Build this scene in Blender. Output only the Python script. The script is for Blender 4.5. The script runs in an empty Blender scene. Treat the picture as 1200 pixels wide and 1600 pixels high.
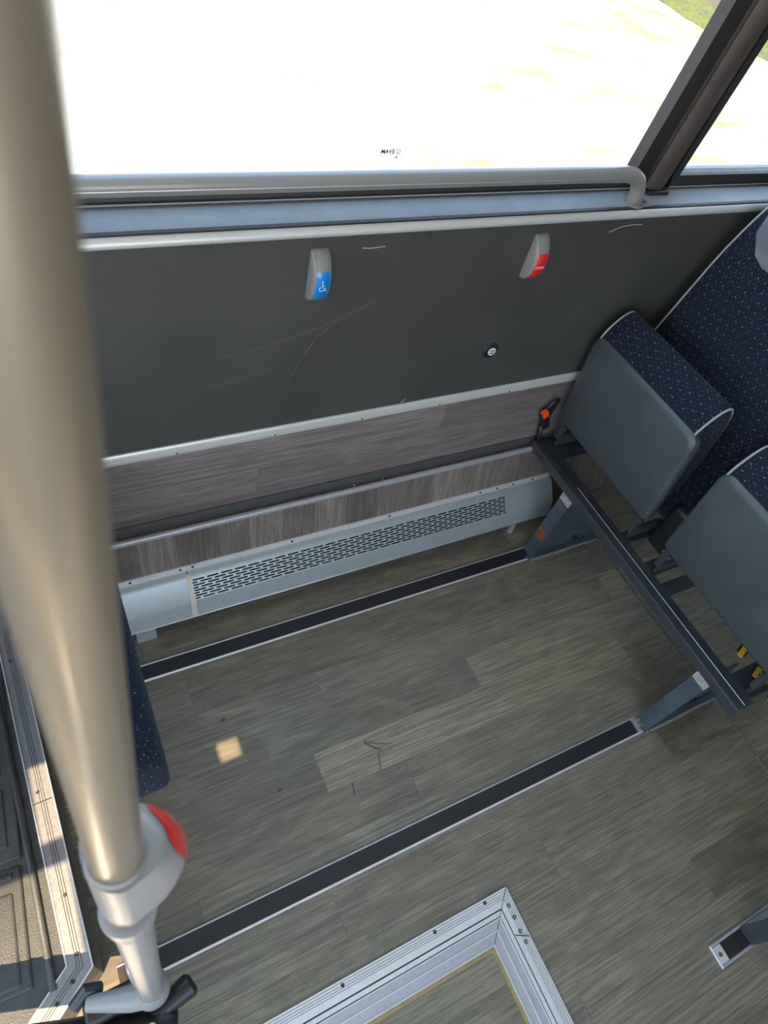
import bpy, bmesh, math, random
from mathutils import Vector, Matrix, Euler
random.seed(7)
PI = math.pi
sc = bpy.context.scene
COL = sc.collection

# ---------------------------------------------------------------- camera
cam_d = bpy.data.cameras.new('camera')
cam = bpy.data.objects.new('camera', cam_d)
COL.objects.link(cam)
RX = (0.883135, -0.423926, 0.200560)      # right
RD = (-0.224780, -0.758210, -0.612020)    # down
RX = Vector(RX).normalized()
RD = Vector(RD); RD = (RD - RX * RD.dot(RX)).normalized()
RF = RX.cross(RD)                          # forward
m = Matrix((RX, -RD, -RF)).transposed().to_4x4()
m.translation = (0, 0, 1.7)
cam.matrix_world = m
cam_d.sensor_fit = 'VERTICAL'
cam_d.sensor_height = 36.0
cam_d.sensor_width = 27.0
cam_d.lens = 1040 * 36 / 1600.0
cam_d.clip_start = 0.01
cam_d.dof.use_dof = True
cam_d.dof.focus_distance = 1.45
cam_d.dof.aperture_fstop = 6.0
sc.camera = cam

# ---------------------------------------------------------------- exposure, sky, sun
sc.view_settings.view_transform = 'Standard'
sc.view_settings.look = 'None'
sc.view_settings.exposure = 0.0
sc.view_settings.gamma = 1.0
sc.view_settings.use_curve_mapping = False
W = bpy.data.worlds.new('sky'); sc.world = W; W.use_nodes = True
nt = W.node_tree; nt.nodes.clear()
o = nt.nodes.new('ShaderNodeOutputWorld'); bg = nt.nodes.new('ShaderNodeBackground')
tc = nt.nodes.new('ShaderNodeTexCoord'); sp = nt.nodes.new('ShaderNodeSeparateXYZ'); cr = nt.nodes.new('ShaderNodeValToRGB')
nt.links.new(tc.outputs['Generated'], sp.inputs[0]); nt.links.new(sp.outputs[2], cr.inputs[0])
cr.color_ramp.elements[0].position = 0.0; cr.color_ramp.elements[0].color = (0.95, 0.97, 1.0, 1)
cr.color_ramp.elements[1].position = 0.7; cr.color_ramp.elements[1].color = (0.50, 0.70, 1.0, 1)
nt.links.new(cr.outputs[0], bg.inputs[0]); nt.links.new(bg.outputs[0], o.inputs[0])
bg.inputs[1].default_value = 4.1
SUN = Vector((-0.30, -0.38, 0.875)).normalized()   # towards the sun
sd = bpy.data.lights.new('sun', 'SUN'); sd.energy = 12.5; sd.angle = math.radians(0.3); sd.color = (1.0, 0.74, 0.46)
so = bpy.data.objects.new('sun', sd); COL.objects.link(so)
so.rotation_euler = SUN.to_track_quat('Z', 'Y').to_euler(); so.location = (0, 0, 6)

# ---------------------------------------------------------------- materials
def new_mat(name):
    mt = bpy.data.materials.new(name); mt.use_nodes = True
    nt = mt.node_tree; b = nt.nodes['Principled BSDF']
    return mt, nt, b
class NB:
    """tiny node helper"""
    def __init__(s, nt): s.nt = nt
    def n(s, t, **kw):
        nd = s.nt.nodes.new(t)
        for k, v in kw.items(): setattr(nd, k, v)
        return nd
    def L(s, a, b): s.nt.links.new(a, b)
    def math(s, op, a, b=None, c=None):
        nd = s.n('ShaderNodeMath', operation=op)
        for i, v in enumerate((a, b, c)):
            if v is None: continue
            if isinstance(v, (int, float)): nd.inputs[i].default_value = v
            else: s.L(v, nd.inputs[i])
        return nd.outputs[0]
    def mix(s, f, a, b, bt='MIX'):
        nd = s.n('ShaderNodeMix', data_type='RGBA', blend_type=bt)
        for i, v in ((0, f), (6, a), (7, b)):
            if isinstance(v, (int, float)): nd.inputs[i].default_value = v
            elif isinstance(v, tuple): nd.inputs[i].default_value = (*v, 1)
            else: s.L(v, nd.inputs[i])
        return nd.outputs[2]
    def ramp(s, f, stops):
        nd = s.n('ShaderNodeValToRGB'); s.L(f, nd.inputs[0])
        while len(nd.color_ramp.elements) < len(stops): nd.color_ramp.elements.new(0.5)
        for e, (p, c) in zip(nd.color_ramp.elements, stops):
            e.position = p; e.color = (*c, 1) if isinstance(c, tuple) else (c, c, c, 1)
        return nd.outputs[0]
    def noise(s, vec, scale, detail=3, rough=0.5, dist=0.0):
        nd = s.n('ShaderNodeTexNoise'); s.L(vec, nd.inputs['Vector'])
        nd.inputs['Scale'].default_value = scale; nd.inputs['Detail'].default_value = detail
        nd.inputs['Roughness'].default_value = rough; nd.inputs['Distortion'].default_value = dist
        return nd.outputs['Fac']
    def mapping(s, vec, scale=(1, 1, 1), loc=(0, 0, 0), rot=(0, 0, 0)):
        nd = s.n('ShaderNodeMapping'); s.L(vec, nd.inputs[0])
        nd.inputs['Scale'].default_value = scale; nd.inputs['Location'].default_value = loc; nd.inputs['Rotation'].default_value = rot
        return nd.outputs[0]
    def bump(s, h, strength, dist, b):
        nd = s.n('ShaderNodeBump'); s.L(h, nd.inputs['Height'])
        nd.inputs['Strength'].default_value = strength; nd.inputs['Distance'].default_value = dist
        s.L(nd.outputs[0], b.inputs['Normal'])

def plain(name, col, rough=0.5, metal=0.0, nz=0.0, nscale=60, bump=0.0, bscale=400, spec=None, coat=0.0):
    mt, nt, b = new_mat(name); q = NB(nt)
    b.inputs['Base Color'].default_value = (*col, 1); b.inputs['Roughness'].default_value = rough; b.inputs['Metallic'].default_value = metal
    if spec is not None: b.inputs['Specular IOR Level'].default_value = spec
    if coat: b.inputs['Coat Weight'].default_value = coat; b.inputs['Coat Roughness'].default_value = 0.15
    tc = q.n('ShaderNodeTexCoord').outputs['Object']
    if nz:
        f = q.noise(tc, nscale, 4, 0.6)
        c = q.mix(q.ramp(f, [(0.3, 0.0), (0.7, 1.0)]), tuple(x * (1 - nz) for x in col), tuple(min(1, x * (1 + nz)) for x in col))
        q.L(c, b.inputs['Base Color'])
        q.L(q.math('MULTIPLY_ADD', f, 0.25, rough - 0.12), b.inputs['Roughness'])
    if bump: q.bump(q.noise(tc, bscale, 3, 0.6), bump, 0.002, b)
    return mt

def wood(name, cols, axis='x', width=0.102, length=0.93, off=0.028, rough=0.42, tint=None, coords='xy', spec=0.5, dirt=None, seed=0.0, joints=None, tones=()):
    """printed vinyl planks: `coords` names the along/across axes"""
    mt, nt, b = new_mat(name); q = NB(nt)
    geo = q.n('ShaderNodeTexCoord').outputs['Object']
    s = q.n('ShaderNodeSeparateXYZ'); q.L(geo, s.inputs[0])
    ax = {'x': 0, 'y': 1, 'z': 2}
    u = s.outputs[ax[coords[0]]]; v = s.outputs[ax[coords[1]]]
    vv = q.math('DIVIDE', q.math('ADD', v, 10 + off), width)
    row = q.math('FLOOR', vv); fr = q.math('FRACT', vv)
    wn = q.n('ShaderNodeTexWhiteNoise', noise_dimensions='1D'); q.L(q.math('ADD', row, seed), wn.inputs['W'])
    shift = q.math('MULTIPLY', wn.outputs['Value'], length)
    jt = {}
    for (yc, xj) in (joints or []):                       # rows whose plank joint is known
        r_ = math.floor((yc + 10 + off) / width); sh_ = (-xj - 10) % length; jt[r_] = sh_
        eq = q.math('COMPARE', row, float(r_), 0.1)
        shift = q.math('ADD', q.math('MULTIPLY', shift, q.math('SUBTRACT', 1.0, eq)), q.math('MULTIPLY', eq, sh_))
    uu = q.math('DIVIDE', q.math('ADD', u, q.math('ADD', shift, 10.0)), length)
    pid = q.math('FLOOR', uu); fu = q.math('FRACT', uu)
    wn2 = q.n('ShaderNodeTexWhiteNoise', noise_dimensions='2D')
    cv = q.n('ShaderNodeCombineXYZ'); q.L(pid, cv.inputs[0]); q.L(row, cv.inputs[1]); q.L(cv.outputs[0], wn2.inputs['Vector'])
    rnd = wn2.outputs['Value']
    for (yc, xc, val) in tones:
        r_ = math.floor((yc + 10 + off) / width); p_ = math.floor((xc + 10 + jt[r_]) / length)
        eq = q.math('MULTIPLY', q.math('COMPARE', row, float(r_), 0.1), q.math('COMPARE', pid, float(p_), 0.1))
        rnd = q.math('ADD', q.math('MULTIPLY', rnd, q.math('SUBTRACT', 1.0, eq)), q.math('MULTIPLY', eq, val))
    # grain coordinates, shifted per plank
    cg = q.n('ShaderNodeCombineXYZ')
    q.L(q.math('MULTIPLY', u, 1.0), cg.inputs[0]); q.L(q.math('ADD', v, q.math('MULTIPLY', rnd, 7.0)), cg.inputs[1]); q.L(q.math('MULTIPLY', rnd, 13.0), cg.inputs[2])
    g1 = q.noise(q.mapping(cg.outputs[0], (1.1, 52, 1)), 2.2, 6, 0.66, 1.3)
    g2 = q.noise(q.mapping(cg.outputs[0], (9, 430, 1)), 1.0, 3, 0.6, 0.2)
    g3 = q.noise(q.mapping(cg.outputs[0], (3.5, 9, 1)), 1.6, 3, 0.5, 1.4)
    base = q.ramp(rnd, [(0.0, cols[0]), (0.35, cols[1]), (0.7, cols[2]), (1.0, cols[3])])
    c = q.mix(q.math('MULTIPLY', q.ramp(g1, [(0.36, 1.0), (0.58, 0.0)]), 0.62), base, tuple(x * 0.55 for x in cols[0]))
    c = q.mix(q.math('MULTIPLY', q.ramp(g3, [(0.45, 0.0), (0.8, 1.0)]), 0.35), c, tuple(min(1, x * 1.3) for x in cols[3]))
    c = q.mix(q.math('MULTIPLY', q.ramp(g2, [(0.42, 1.0), (0.55, 0.0)]), 0.50), c, tuple(x * 0.5 for x in cols[0]))
    # plank joints
    j1 = q.math('LESS_THAN', q.math('MINIMUM', fr, q.math('SUBTRACT', 1.0, fr)), 0.010)
    j2 = q.math('LESS_THAN', q.math('MINIMUM', fu, q.math('SUBTRACT', 1.0, fu)), 0.0011)
    c = q.mix(q.math('MULTIPLY', q.math('MAXIMUM', j1, j2), 0.35), c, tuple(x * 0.5 for x in cols[0]))
    # worn dust
    d = q.noise(geo, 3.0, 4, 0.65)
    c = q.mix(q.math('MULTIPLY', q.ramp(d, [(0.42, 0.0), (0.75, 1.0)]), 0.22), c, dirt or (0.22, 0.19, 0.12))
    sp2 = q.noise(geo, 210, 2, 0.7)
    c = q.mix(q.math('MULTIPLY', q.ramp(sp2, [(0.66, 0.0), (0.74, 1.0)]), 0.30), c, (0.30, 0.29, 0.25))
    q.L(c, b.inputs['Base Color'])
    q.L(q.math('MULTIPLY_ADD', d, 0.3, rough - 0.12), b.inputs['Roughness'])
    b.inputs['Specular IOR Level'].default_value = spec
    q.bump(q.math('ADD', g2, q.noise(geo, 500, 2, 0.6)), 0.12, 0.001, b)
    return mt

M = {}
M['floor'] = wood('floor_vinyl', [(0.145, 0.129, 0.098), (0.205, 0.185, 0.136), (0.268, 0.243, 0.178), (0.370, 0.332, 0.218)], off=0.0794, width=0.1012, length=1.0215, coords='xy', rough=0.42,
    joints=[(0.80, 0.70), (0.70, 0.157), (0.60, 0.479), (0.49, 0.913), (0.39, 0.397), (0.29, 0.609), (0.19, 0.05), (0.09, 0.321), (0.0, 0.848), (-0.11, 0.55), (-0.21, 0.18), (-0.31, 0.75)],
    tones=[(0.80, 0.2, 0.30), (0.80, 1.2, 0.38), (0.39, 1.6, 0.70), (0.29, 1.62, 0.35), (0.70, 0.0, 0.45), (0.70, 0.6, 0.25), (0.60, 0.2, 0.40), (0.60, 0.9, 0.55), (0.49, 0.6, 0.30), (0.49, 1.1, 0.80), (0.39, 0.0, 0.22), (0.39, 0.9, 0.88), (0.29, 0.3, 0.30), (0.29, 1.0, 0.45), (0.19, 0.5, 0.50), (0.09, 0.1, 0.50), (0.09, 0.8, 0.40), (0.0, 0.4, 0.42), (0.0, 1.1, 0.55), (-0.11, 0.9, 0.48), (-0.21, 0.8, 0.55), (-0.21, 1.4, 0.10)])
M['wallwood'] = wood('wall_vinyl', [(0.15, 0.130, 0.128), (0.22, 0.195, 0.191), (0.28, 0.248, 0.242), (0.33, 0.295, 0.285)], coords='xz', off=0.056, rough=0.45, dirt=(0.12, 0.10, 0.09), seed=3.0)
M['skirtwood'] = wood('skirt_vinyl', [(0.13, 0.112, 0.102), (0.20, 0.175, 0.158), (0.27, 0.240, 0.215), (0.34, 0.305, 0.275)], coords='zx', width=0.095, length=1.0, off=0.05, rough=0.5, dirt=(0.16, 0.12, 0.09), seed=5.0)
def vinyl(name, col, sc_=330, b_=0.45, rough=0.48):
    mt, nt, b = new_mat(name); q = NB(nt)
    tc = q.n('ShaderNodeTexCoord').outputs['Object']
    v = q.n('ShaderNodeTexVoronoi', feature='DISTANCE_TO_EDGE'); q.L(q.mapping(tc, (1, 1, 1.5)), v.inputs['Vector']); v.inputs['Scale'].default_value = sc_
    n1 = q.noise(tc, 5, 4, 0.6)
    c = q.mix(q.ramp(n1, [(0.35, 0.0), (0.7, 1.0)]), tuple(x * 0.88 for x in col), tuple(x * 1.15 for x in col))
    q.L(c, b.inputs['Base Color']); q.L(q.math('MULTIPLY_ADD', n1, 0.12, rough), b.inputs['Roughness'])
    q.bump(q.math('ADD', q.math('MULTIPLY', v.outputs['Distance'], 2.0), q.noise(tc, 900, 2, 0.6)), b_, 0.0008, b)
    return mt
M['vinyl'] = vinyl('grained_black_vinyl', (0.054, 0.057, 0.054))
M['sill'] = vinyl('grained_grey_vinyl', (0.25, 0.275, 0.30), 420, 0.5, 0.40)
M['alu'] = plain('anodised_aluminium', (0.80, 0.82, 0.85), 0.36, 0.45, 0.05, 90)
M['alu_white'] = plain('pale_aluminium', (0.64, 0.67, 0.66), 0.36, 0.35, 0, 30)
M['alu_dull'] = plain('dull_aluminium', (0.50, 0.52, 0.56), 0.40, 0.45, 0.08, 120)
M['alu_groove'] = plain('groove_dark', (0.05, 0.048, 0.045), 0.8)  # dark tone for grooves, gaps and screw heads
M['alu_step'] = plain('worn_step_aluminium', (0.34, 0.35, 0.36), 0.42, 0.5, 0.12, 150)
M['brass'] = plain('worn_brass', (0.42, 0.34, 0.17), 0.45, 0.6, 0.15, 80)
M['galv'] = plain('galvanised_cover', (0.42, 0.48, 0.50), 0.38, 0.35, 0.07, 70)
M['cream'] = plain('cream_plastic', (0.62, 0.60, 0.52), 0.45, 0, 0.05)
M['rubber'] = plain('black_rubber', (0.018, 0.019, 0.021), 0.42, 0, 0.25, 25, 0.1, 500)
M['darkrubber'] = plain('window_gasket', (0.020, 0.018, 0.017), 0.5, 0, 0.2, 40)
M['brownpillar'] = plain('bronze_pillar', (0.085, 0.070, 0.060), 0.42, 0.35, 0.2, 25)
M['railpaint'] = plain('grey_rail_paint', (0.255, 0.255, 0.245), 0.30, 0.15, 0, 50, coat=0.3)
M['polepaint'] = plain('silver_pole_paint', (0.27, 0.235, 0.18), 0.30, 0.3, 0, 30, coat=0.3)
M['greyplastic'] = plain('grey_plastic', (0.22, 0.225, 0.225), 0.38, 0, 0.05)
M['palegrey'] = plain('pale_grey_plastic', (0.27, 0.28, 0.29), 0.32, 0, 0)
M['shell'] = plain('slate_plastic_shell', (0.058, 0.073, 0.081), 0.36, 0, 0.12, 14, 0.15, 600)
M['headrest'] = plain('headrest_plastic', (0.17, 0.185, 0.21), 0.4, 0, 0.05)
M['steel'] = plain('slate_painted_steel', (0.048, 0.056, 0.065), 0.36, 0.2, 0.2, 18)
M['steelblue'] = plain('bluegrey_painted_steel', (0.085, 0.115, 0.145), 0.42, 0.3, 0.25, 12)
M['bare'] = plain('scraped_metal', (0.55, 0.52, 0.48), 0.5, 0.6, 0.4, 150)
M['black'] = plain('black_plastic', (0.014, 0.015, 0.017), 0.38)
M['white'] = plain('white_plastic', (0.80, 0.82, 0.85), 0.35)
M['piping'] = plain('grey_piping', (0.30, 0.30, 0.31), 0.45)
M['blue'] = plain('blue_button', (0.0, 0.22, 0.70), 0.18, coat=0.5)
M['red'] = plain('red_button', (0.70, 0.025, 0.022), 0.18, coat=0.5)
M['orange'] = plain('orange_release', (0.85, 0.09, 0.02), 0.35)
M['yellow'] = plain('yellow_tag', (0.80, 0.52, 0.02), 0.4)
M['rust'] = plain('brown_sticker', (0.22, 0.08, 0.03), 0.6, 0, 0.3, 60)
M['dust'] = plain('gravel_dirt', (0.26, 0.24, 0.21), 0.9, 0, 0.5, 160, 0.8, 200)
M['grime'] = plain('sealant_grime', (0.15, 0.14, 0.12), 0.8, 0, 0.5, 120)
M['mat'] = plain('moulded_grey_plastic', (0.075, 0.080, 0.080), 0.42, 0, 0.12, 40, 0.5, 330)
M['riser'] = plain('brown_riser', (0.22, 0.18, 0.14), 0.6, 0, 0.25, 30)
M['scratch'] = plain('scratch_mark', (0.105, 0.105, 0.10), 0.6)
M['scratchw'] = plain('pale_scratch', (0.50, 0.48, 0.44), 0.6)
M['scuff'] = plain('dark_scuff', (0.075, 0.070, 0.060), 0.6)
M['ceiling'] = plain('ceiling_laminate', (0.72, 0.71, 0.68), 0.6, 0, 0.03)
M['ink'] = plain('black_ink', (0.01, 0.01, 0.01), 0.5)
M['near_black'] = plain('dark_interior', (0.008, 0.008, 0.008), 0.9)

def fabric():
    mt, nt, b = new_mat('navy_dotted_moquette'); q = NB(nt)
    uv = q.n('ShaderNodeUVMap').outputs[0]
    s = q.n('ShaderNodeSeparateXYZ'); q.L(uv, s.inputs[0])
    def dots(pitch_u, pitch_v, r, seed):
        v = q.math('DIVIDE', s.outputs[1], pitch_v); rw = q.math('FLOOR', v); fv = q.math('FRACT', v)
        u = q.math('ADD', q.math('DIVIDE', s.outputs[0], pitch_u), q.math('MULTIPLY', q.math('MODULO', rw, 2.0), 0.5))
        cu = q.math('FLOOR', u); fu = q.math('FRACT', u)
        du = q.math('MULTIPLY', q.math('SUBTRACT', fu, 0.5), pitch_u); dv = q.math('MULTIPLY', q.math('SUBTRACT', fv, 0.5), pitch_v)
        d = q.math('SQRT', q.math('ADD', q.math('MULTIPLY', du, du), q.math('MULTIPLY', dv, dv)))
        wn = q.n('ShaderNodeTexWhiteNoise', noise_dimensions='3D'); c = q.n('ShaderNodeCombineXYZ')
        q.L(cu, c.inputs[0]); q.L(rw, c.inputs[1]); c.inputs[2].default_value = seed; q.L(c.outputs[0], wn.inputs['Vector'])
        return q.math('LESS_THAN', d, r), wn.outputs['Value']
    n1 = q.n('ShaderNodeTexNoise'); q.L(uv, n1.inputs['Vector']); n1.inputs['Scale'].default_value = 900; n1.inputs['Detail'].default_value = 2
    base = q.mix(q.ramp(n1.outputs['Fac'], [(0.35, 0.0), (0.65, 1.0)]), (0.006, 0.009, 0.018), (0.014, 0.019, 0.035))
    m2, r2 = dots(0.0115, 0.0105, 0.0019, 2.0)
    c = q.mix(q.math('MULTIPLY', m2, q.math('MULTIPLY', r2, 0.55)), base, (0.10, 0.105, 0.17))
    m1, r1 = dots(0.0230, 0.0210, 0.0011, 1.0)
    c = q.mix(q.math('MULTIPLY', m1, q.math('MULTIPLY_ADD', r1, 0.8, 0.2)), c, (0.62, 0.62, 0.62))
    q.L(c, b.inputs['Base Color']); b.inputs['Roughness'].default_value = 0.95
    b.inputs['Sheen Weight'].default_value = 0.12; b.inputs['Sheen Tint'].default_value = (0.4, 0.5, 0.7, 1)
    b.inputs['Specular IOR Level'].default_value = 0.15
    q.bump(n1.outputs['Fac'], 0.5, 0.001, b)
    return mt
M['fabric'] = fabric()
def glass():
    mt = bpy.data.materials.new('window_glass'); mt.use_nodes = True; nt = mt.node_tree; nt.nodes.clear()
    q = NB(nt); o = q.n('ShaderNodeOutputMaterial'); t = q.n('ShaderNodeBsdfTransparent'); g = q.n('ShaderNodeBsdfGlossy'); mx = q.n('ShaderNodeMixShader')
    lw = q.n('ShaderNodeFresnel'); lw.inputs['IOR'].default_value = 1.45
    t.inputs[0].default_value = (0.93, 0.96, 0.95, 1); g.inputs['Roughness'].default_value = 0.02
    q.L(q.math('MULTIPLY', lw.outputs[0], 0.12), mx.inputs[0]); q.L(t.outputs[0], mx.inputs[1]); q.L(g.outputs[0], mx.inputs[2]); q.L(mx.outputs[0], o.inputs[0])
    return mt
M['glass'] = glass()
def ground_mat():
    mt, nt, b = new_mat('dusty_concrete'); q = NB(nt)
    tc = q.n('ShaderNodeTexCoord').outputs['Object']
    st = q.mapping(tc, (1, 1, 1), rot=(0, 0, 0.25))
    big = q.noise(q.mapping(st, (0.55, 1.5, 1)), 1.5, 5, 0.62, 0.3)
    fine = q.noise(tc, 26, 5, 0.75)
    speck = q.noise(tc, 75, 2, 0.7)
    s = q.n('ShaderNodeSeparateXYZ'); q.L(tc, s.inputs[0])
    right = q.ramp(q.math('DIVIDE', s.outputs[0], 9.0), [(0.35, 0.0), (1.0, 0.10)])
    patch = q.ramp(q.math('ADD', q.math('ADD', q.math('MULTIPLY', big, 0.60), q.math('MULTIPLY', fine, 0.44)), right), [(0.56, 0.0), (0.66, 1.0)])
    pc = q.mix(q.ramp(q.math('DIVIDE', s.outputs[0], 9.0), [(0.35, 0.0), (0.8, 1.0)]), (0.28, 0.245, 0.05), (0.20, 0.172, 0.085))
    c = q.mix(q.math('MULTIPLY', patch, 0.90), (0.44, 0.44, 0.43), pc)
    dk = q.math('MULTIPLY', q.ramp(speck, [(0.66, 0.0), (0.70, 1.0)]), patch)
    c = q.mix(q.math('MULTIPLY', dk, 0.7), c, (0.04, 0.03, 0.02))
    q.L(c, b.inputs['Base Color']); b.inputs['Roughness'].default_value = 0.95; b.inputs['Specular IOR Level'].default_value = 0.1
    return mt
M['ground'] = ground_mat()
def grass_mat():
    mt, nt, b = new_mat('grass_verge'); q = NB(nt)
    tc = q.n('ShaderNodeTexCoord').outputs['Object']
    n1 = q.noise(tc, 1.3, 4, 0.6, 0.5); n2 = q.noise(tc, 22, 4, 0.75)
    f = q.ramp(q.math('ADD', q.math('MULTIPLY', n1, 0.7), q.math('MULTIPLY', n2, 0.3)), [(0.47, 0.0), (0.53, 1.0)])
    c = q.mix(f, (0.20, 0.155, 0.10), (0.24, 0.27, 0.02))
    c = q.mix(q.math('MULTIPLY', q.ramp(n2, [(0.35, 1.0), (0.5, 0.0)]), 0.7), c, (0.012, 0.014, 0.006))
    q.L(c, b.inputs['Base Color']); b.inputs['Roughness'].default_value = 0.9
    q.bump(n2, 1.0, 0.1, b)
    return mt
M['grass'] = grass_mat()

# ---------------------------------------------------------------- mesh helpers
def obj(name, bm, mat, parent=None, smooth=False, auto=None):
    me = bpy.data.meshes.new(name); bmesh.ops.recalc_face_normals(bm, faces=bm.faces)
    bm.to_mesh(me); bm.free()
    ob = bpy.data.objects.new(name, me); COL.objects.link(ob)
    for mm in (mat if isinstance(mat, list) else [mat]): me.materials.append(M[mm])
    if smooth:
        for p in me.polygons: p.use_smooth = True
        if auto is not None:
            me.set_sharp_from_angle(angle=math.radians(auto))
    if parent is not None: ob.parent = parent
    return ob
def empty(name, loc=(0, 0, 0)):
    e = bpy.data.objects.new(name, None); COL.objects.link(e); e.location = loc; e.empty_display_size = 0.05
    return e
def tag(o, label=None, cat=None, group=None, kind=None):
    if label: o['label'] = label
    if cat: o['category'] = cat
    if group: o['group'] = group
    if kind: o['kind'] = kind
    return o
def struct(o): o['kind'] = 'structure'; return o
def box(bm, x0, x1, y0, y1, z0, z1, bev=0, seg=2, mat=0, M4=None):
    r = bmesh.ops.create_cube(bm, size=1.0)
    vs = r['verts']
    for v in vs:
        v.co = Vector(((x0 + x1) / 2 + v.co.x * (x1 - x0), (y0 + y1) / 2 + v.co.y * (y1 - y0), (z0 + z1) / 2 + v.co.z * (z1 - z0)))
    fs = list({f for v in vs for f in v.link_faces})
    for f in fs: f.material_index = mat
    if bev:
        es = list({e for v in vs for e in v.link_edges})
        rr = bmesh.ops.bevel(bm, geom=es, offset=bev, segments=seg, affect='EDGES', profile=0.5)
        vs = list({v for f in rr['faces'] for v in f.verts} | {v for v in vs if v.is_valid})
        for f in rr['faces']: f.material_index = mat
    if M4 is not None:
        bmesh.ops.transform(bm, matrix=M4, verts=vs)
    return vs
def prism(bm, pts, axis, a, b, mat=0, cap=True):
    """extrude a 2D outline along an axis: axis 'x' -> pts are (y,z); 'y' -> (x,z); 'z' -> (x,y)"""
    def P(p, t): return {'x': (t, p[0], p[1]), 'y': (p[0], t, p[1]), 'z': (p[0], p[1], t)}[axis]
    A = [bm.verts.new(P(p, a)) for p in pts]; B = [bm.verts.new(P(p, b)) for p in pts]
    n = len(pts)
    for i in range(n):
        f = bm.faces.new((A[i], A[(i + 1) % n], B[(i + 1) % n], B[i])); f.material_index = mat
    if cap:
        bm.faces.new(A[::-1]).material_index = mat; bm.faces.new(B).material_index = mat
    return A + B
def strip(bm, pts, axis, a, b, th, mat=0):
    """open 2D polyline given a thickness and extruded"""
    n = len(pts); out = []
    for i in range(n):
        p0 = Vector(pts[max(0, i - 1)]); p1 = Vector(pts[min(n - 1, i + 1)])
        d = (p1 - p0).normalized(); out.append(Vector(pts[i]) + Vector((-d.y, d.x)) * th)
    return prism(bm, list(pts) + [tuple(p) for p in out[::-1]], axis, a, b, mat)
def tube(bm, pts, r, seg=14, mat=0, cap=True):
    pts = [Vector(p) for p in pts]; n = len(pts)
    rs = r if isinstance(r, (list, tuple)) else [r] * n
    t0 = (pts[1] - pts[0]).normalized()
    up = Vector((0, 0, 1)) if abs(t0.z) < 0.9 else Vector((1, 0, 0))
    nx = t0.cross(up).normalized(); rings = []
    for i in range(n):
        t = ((pts[min(i + 1, n - 1)] - pts[max(i - 1, 0)])).normalized()
        nx = (nx - t * nx.dot(t)).normalized(); ny = t.cross(nx)
        rings.append([bm.verts.new(pts[i] + nx * math.cos(2 * PI * k / seg) * rs[i] + ny * math.sin(2 * PI * k / seg) * rs[i]) for k in range(seg)])
    for a, b in zip(rings, rings[1:]):
        for k in range(seg):
            f = bm.faces.new((a[k], a[(k + 1) % seg], b[(k + 1) % seg], b[k])); f.material_index = mat
    if cap:
        bm.faces.new(rings[0][::-1]).material_index = mat; bm.faces.new(rings[-1]).material_index = mat
def arc(c, r, a0, a1, n, plane='xz', third=0.0):
    out = []
    for i in range(n + 1):
        a = a0 + (a1 - a0) * i / n; p, q_ = c[0] + r * math.cos(a), c[1] + r * math.sin(a)
        out.append({'xz': (p, third, q_), 'yz': (third, p, q_), 'xy': (p, q_, third)}[plane])
    return out
def cyl(bm, p0, p1, r, seg=20, r2=None, mat=0): tube(bm, [p0, p1], [r, r if r2 is None else r2], seg, mat)
def screws(parent, pts, nrm, r=0.0035, mat='alu_groove', name='screw'):
    for p in pts:
        bm = bmesh.new(); p = Vector(p); nv = Vector(nrm)
        cyl(bm, p - nv * 0.001, p + nv * 0.0012, r, 10, r * 0.6)
        obj(name, bm, mat, parent, True, 40)
def text_mesh(name, s, size, mat, parent, mw, extrude=0.0002, bold=0.0):
    cu = bpy.data.curves.new(name, 'FONT'); cu.body = s; cu.offset = bold; cu.size = size; cu.extrude = extrude; cu.align_x = 'CENTER'; cu.align_y = 'CENTER'
    t = bpy.data.objects.new(name, cu); COL.objects.link(t)
    dg = bpy.context.evaluated_depsgraph_get(); me = bpy.data.meshes.new_from_object(t.evaluated_get(dg)); me.name = name
    bpy.data.objects.remove(t); me.materials.clear(); me.materials.append(M[mat])
    ob = bpy.data.objects.new(name, me); COL.objects.link(ob); ob.parent = parent; ob.matrix_local = mw
    return ob
def frame_m(o, x, y):
    """matrix with local x, y directions and origin"""
    x = Vector(x).normalized(); y = Vector(y); y = (y - x * y.dot(x)).normalized(); z = x.cross(y)
    mm = Matrix((x, y, z)).transposed().to_4x4(); mm.translation = o; return mm
def copy_tree(o, parent=None):
    c = o.copy(); COL.objects.link(c)
    if parent is not None: c.parent = parent
    for ch in list(o.children): copy_tree(ch, c)
    return c

X0, X1 = -2.6, 2.75      # ends of the vehicle shell

# ================================================================ SETTING
bm = bmesh.new(); box(bm, X0, X1, -1.45, 1.10, -0.05, 0.0); struct(obj('floor', bm, 'floor'))
# seam welded across the floor in front of the seats
bm = bmesh.new(); box(bm, 1.588, 1.602, -1.3, 0.93, 0.0, 0.0025, 0.001, 1); struct(obj('trim_5', bm, 'grime'))

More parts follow.
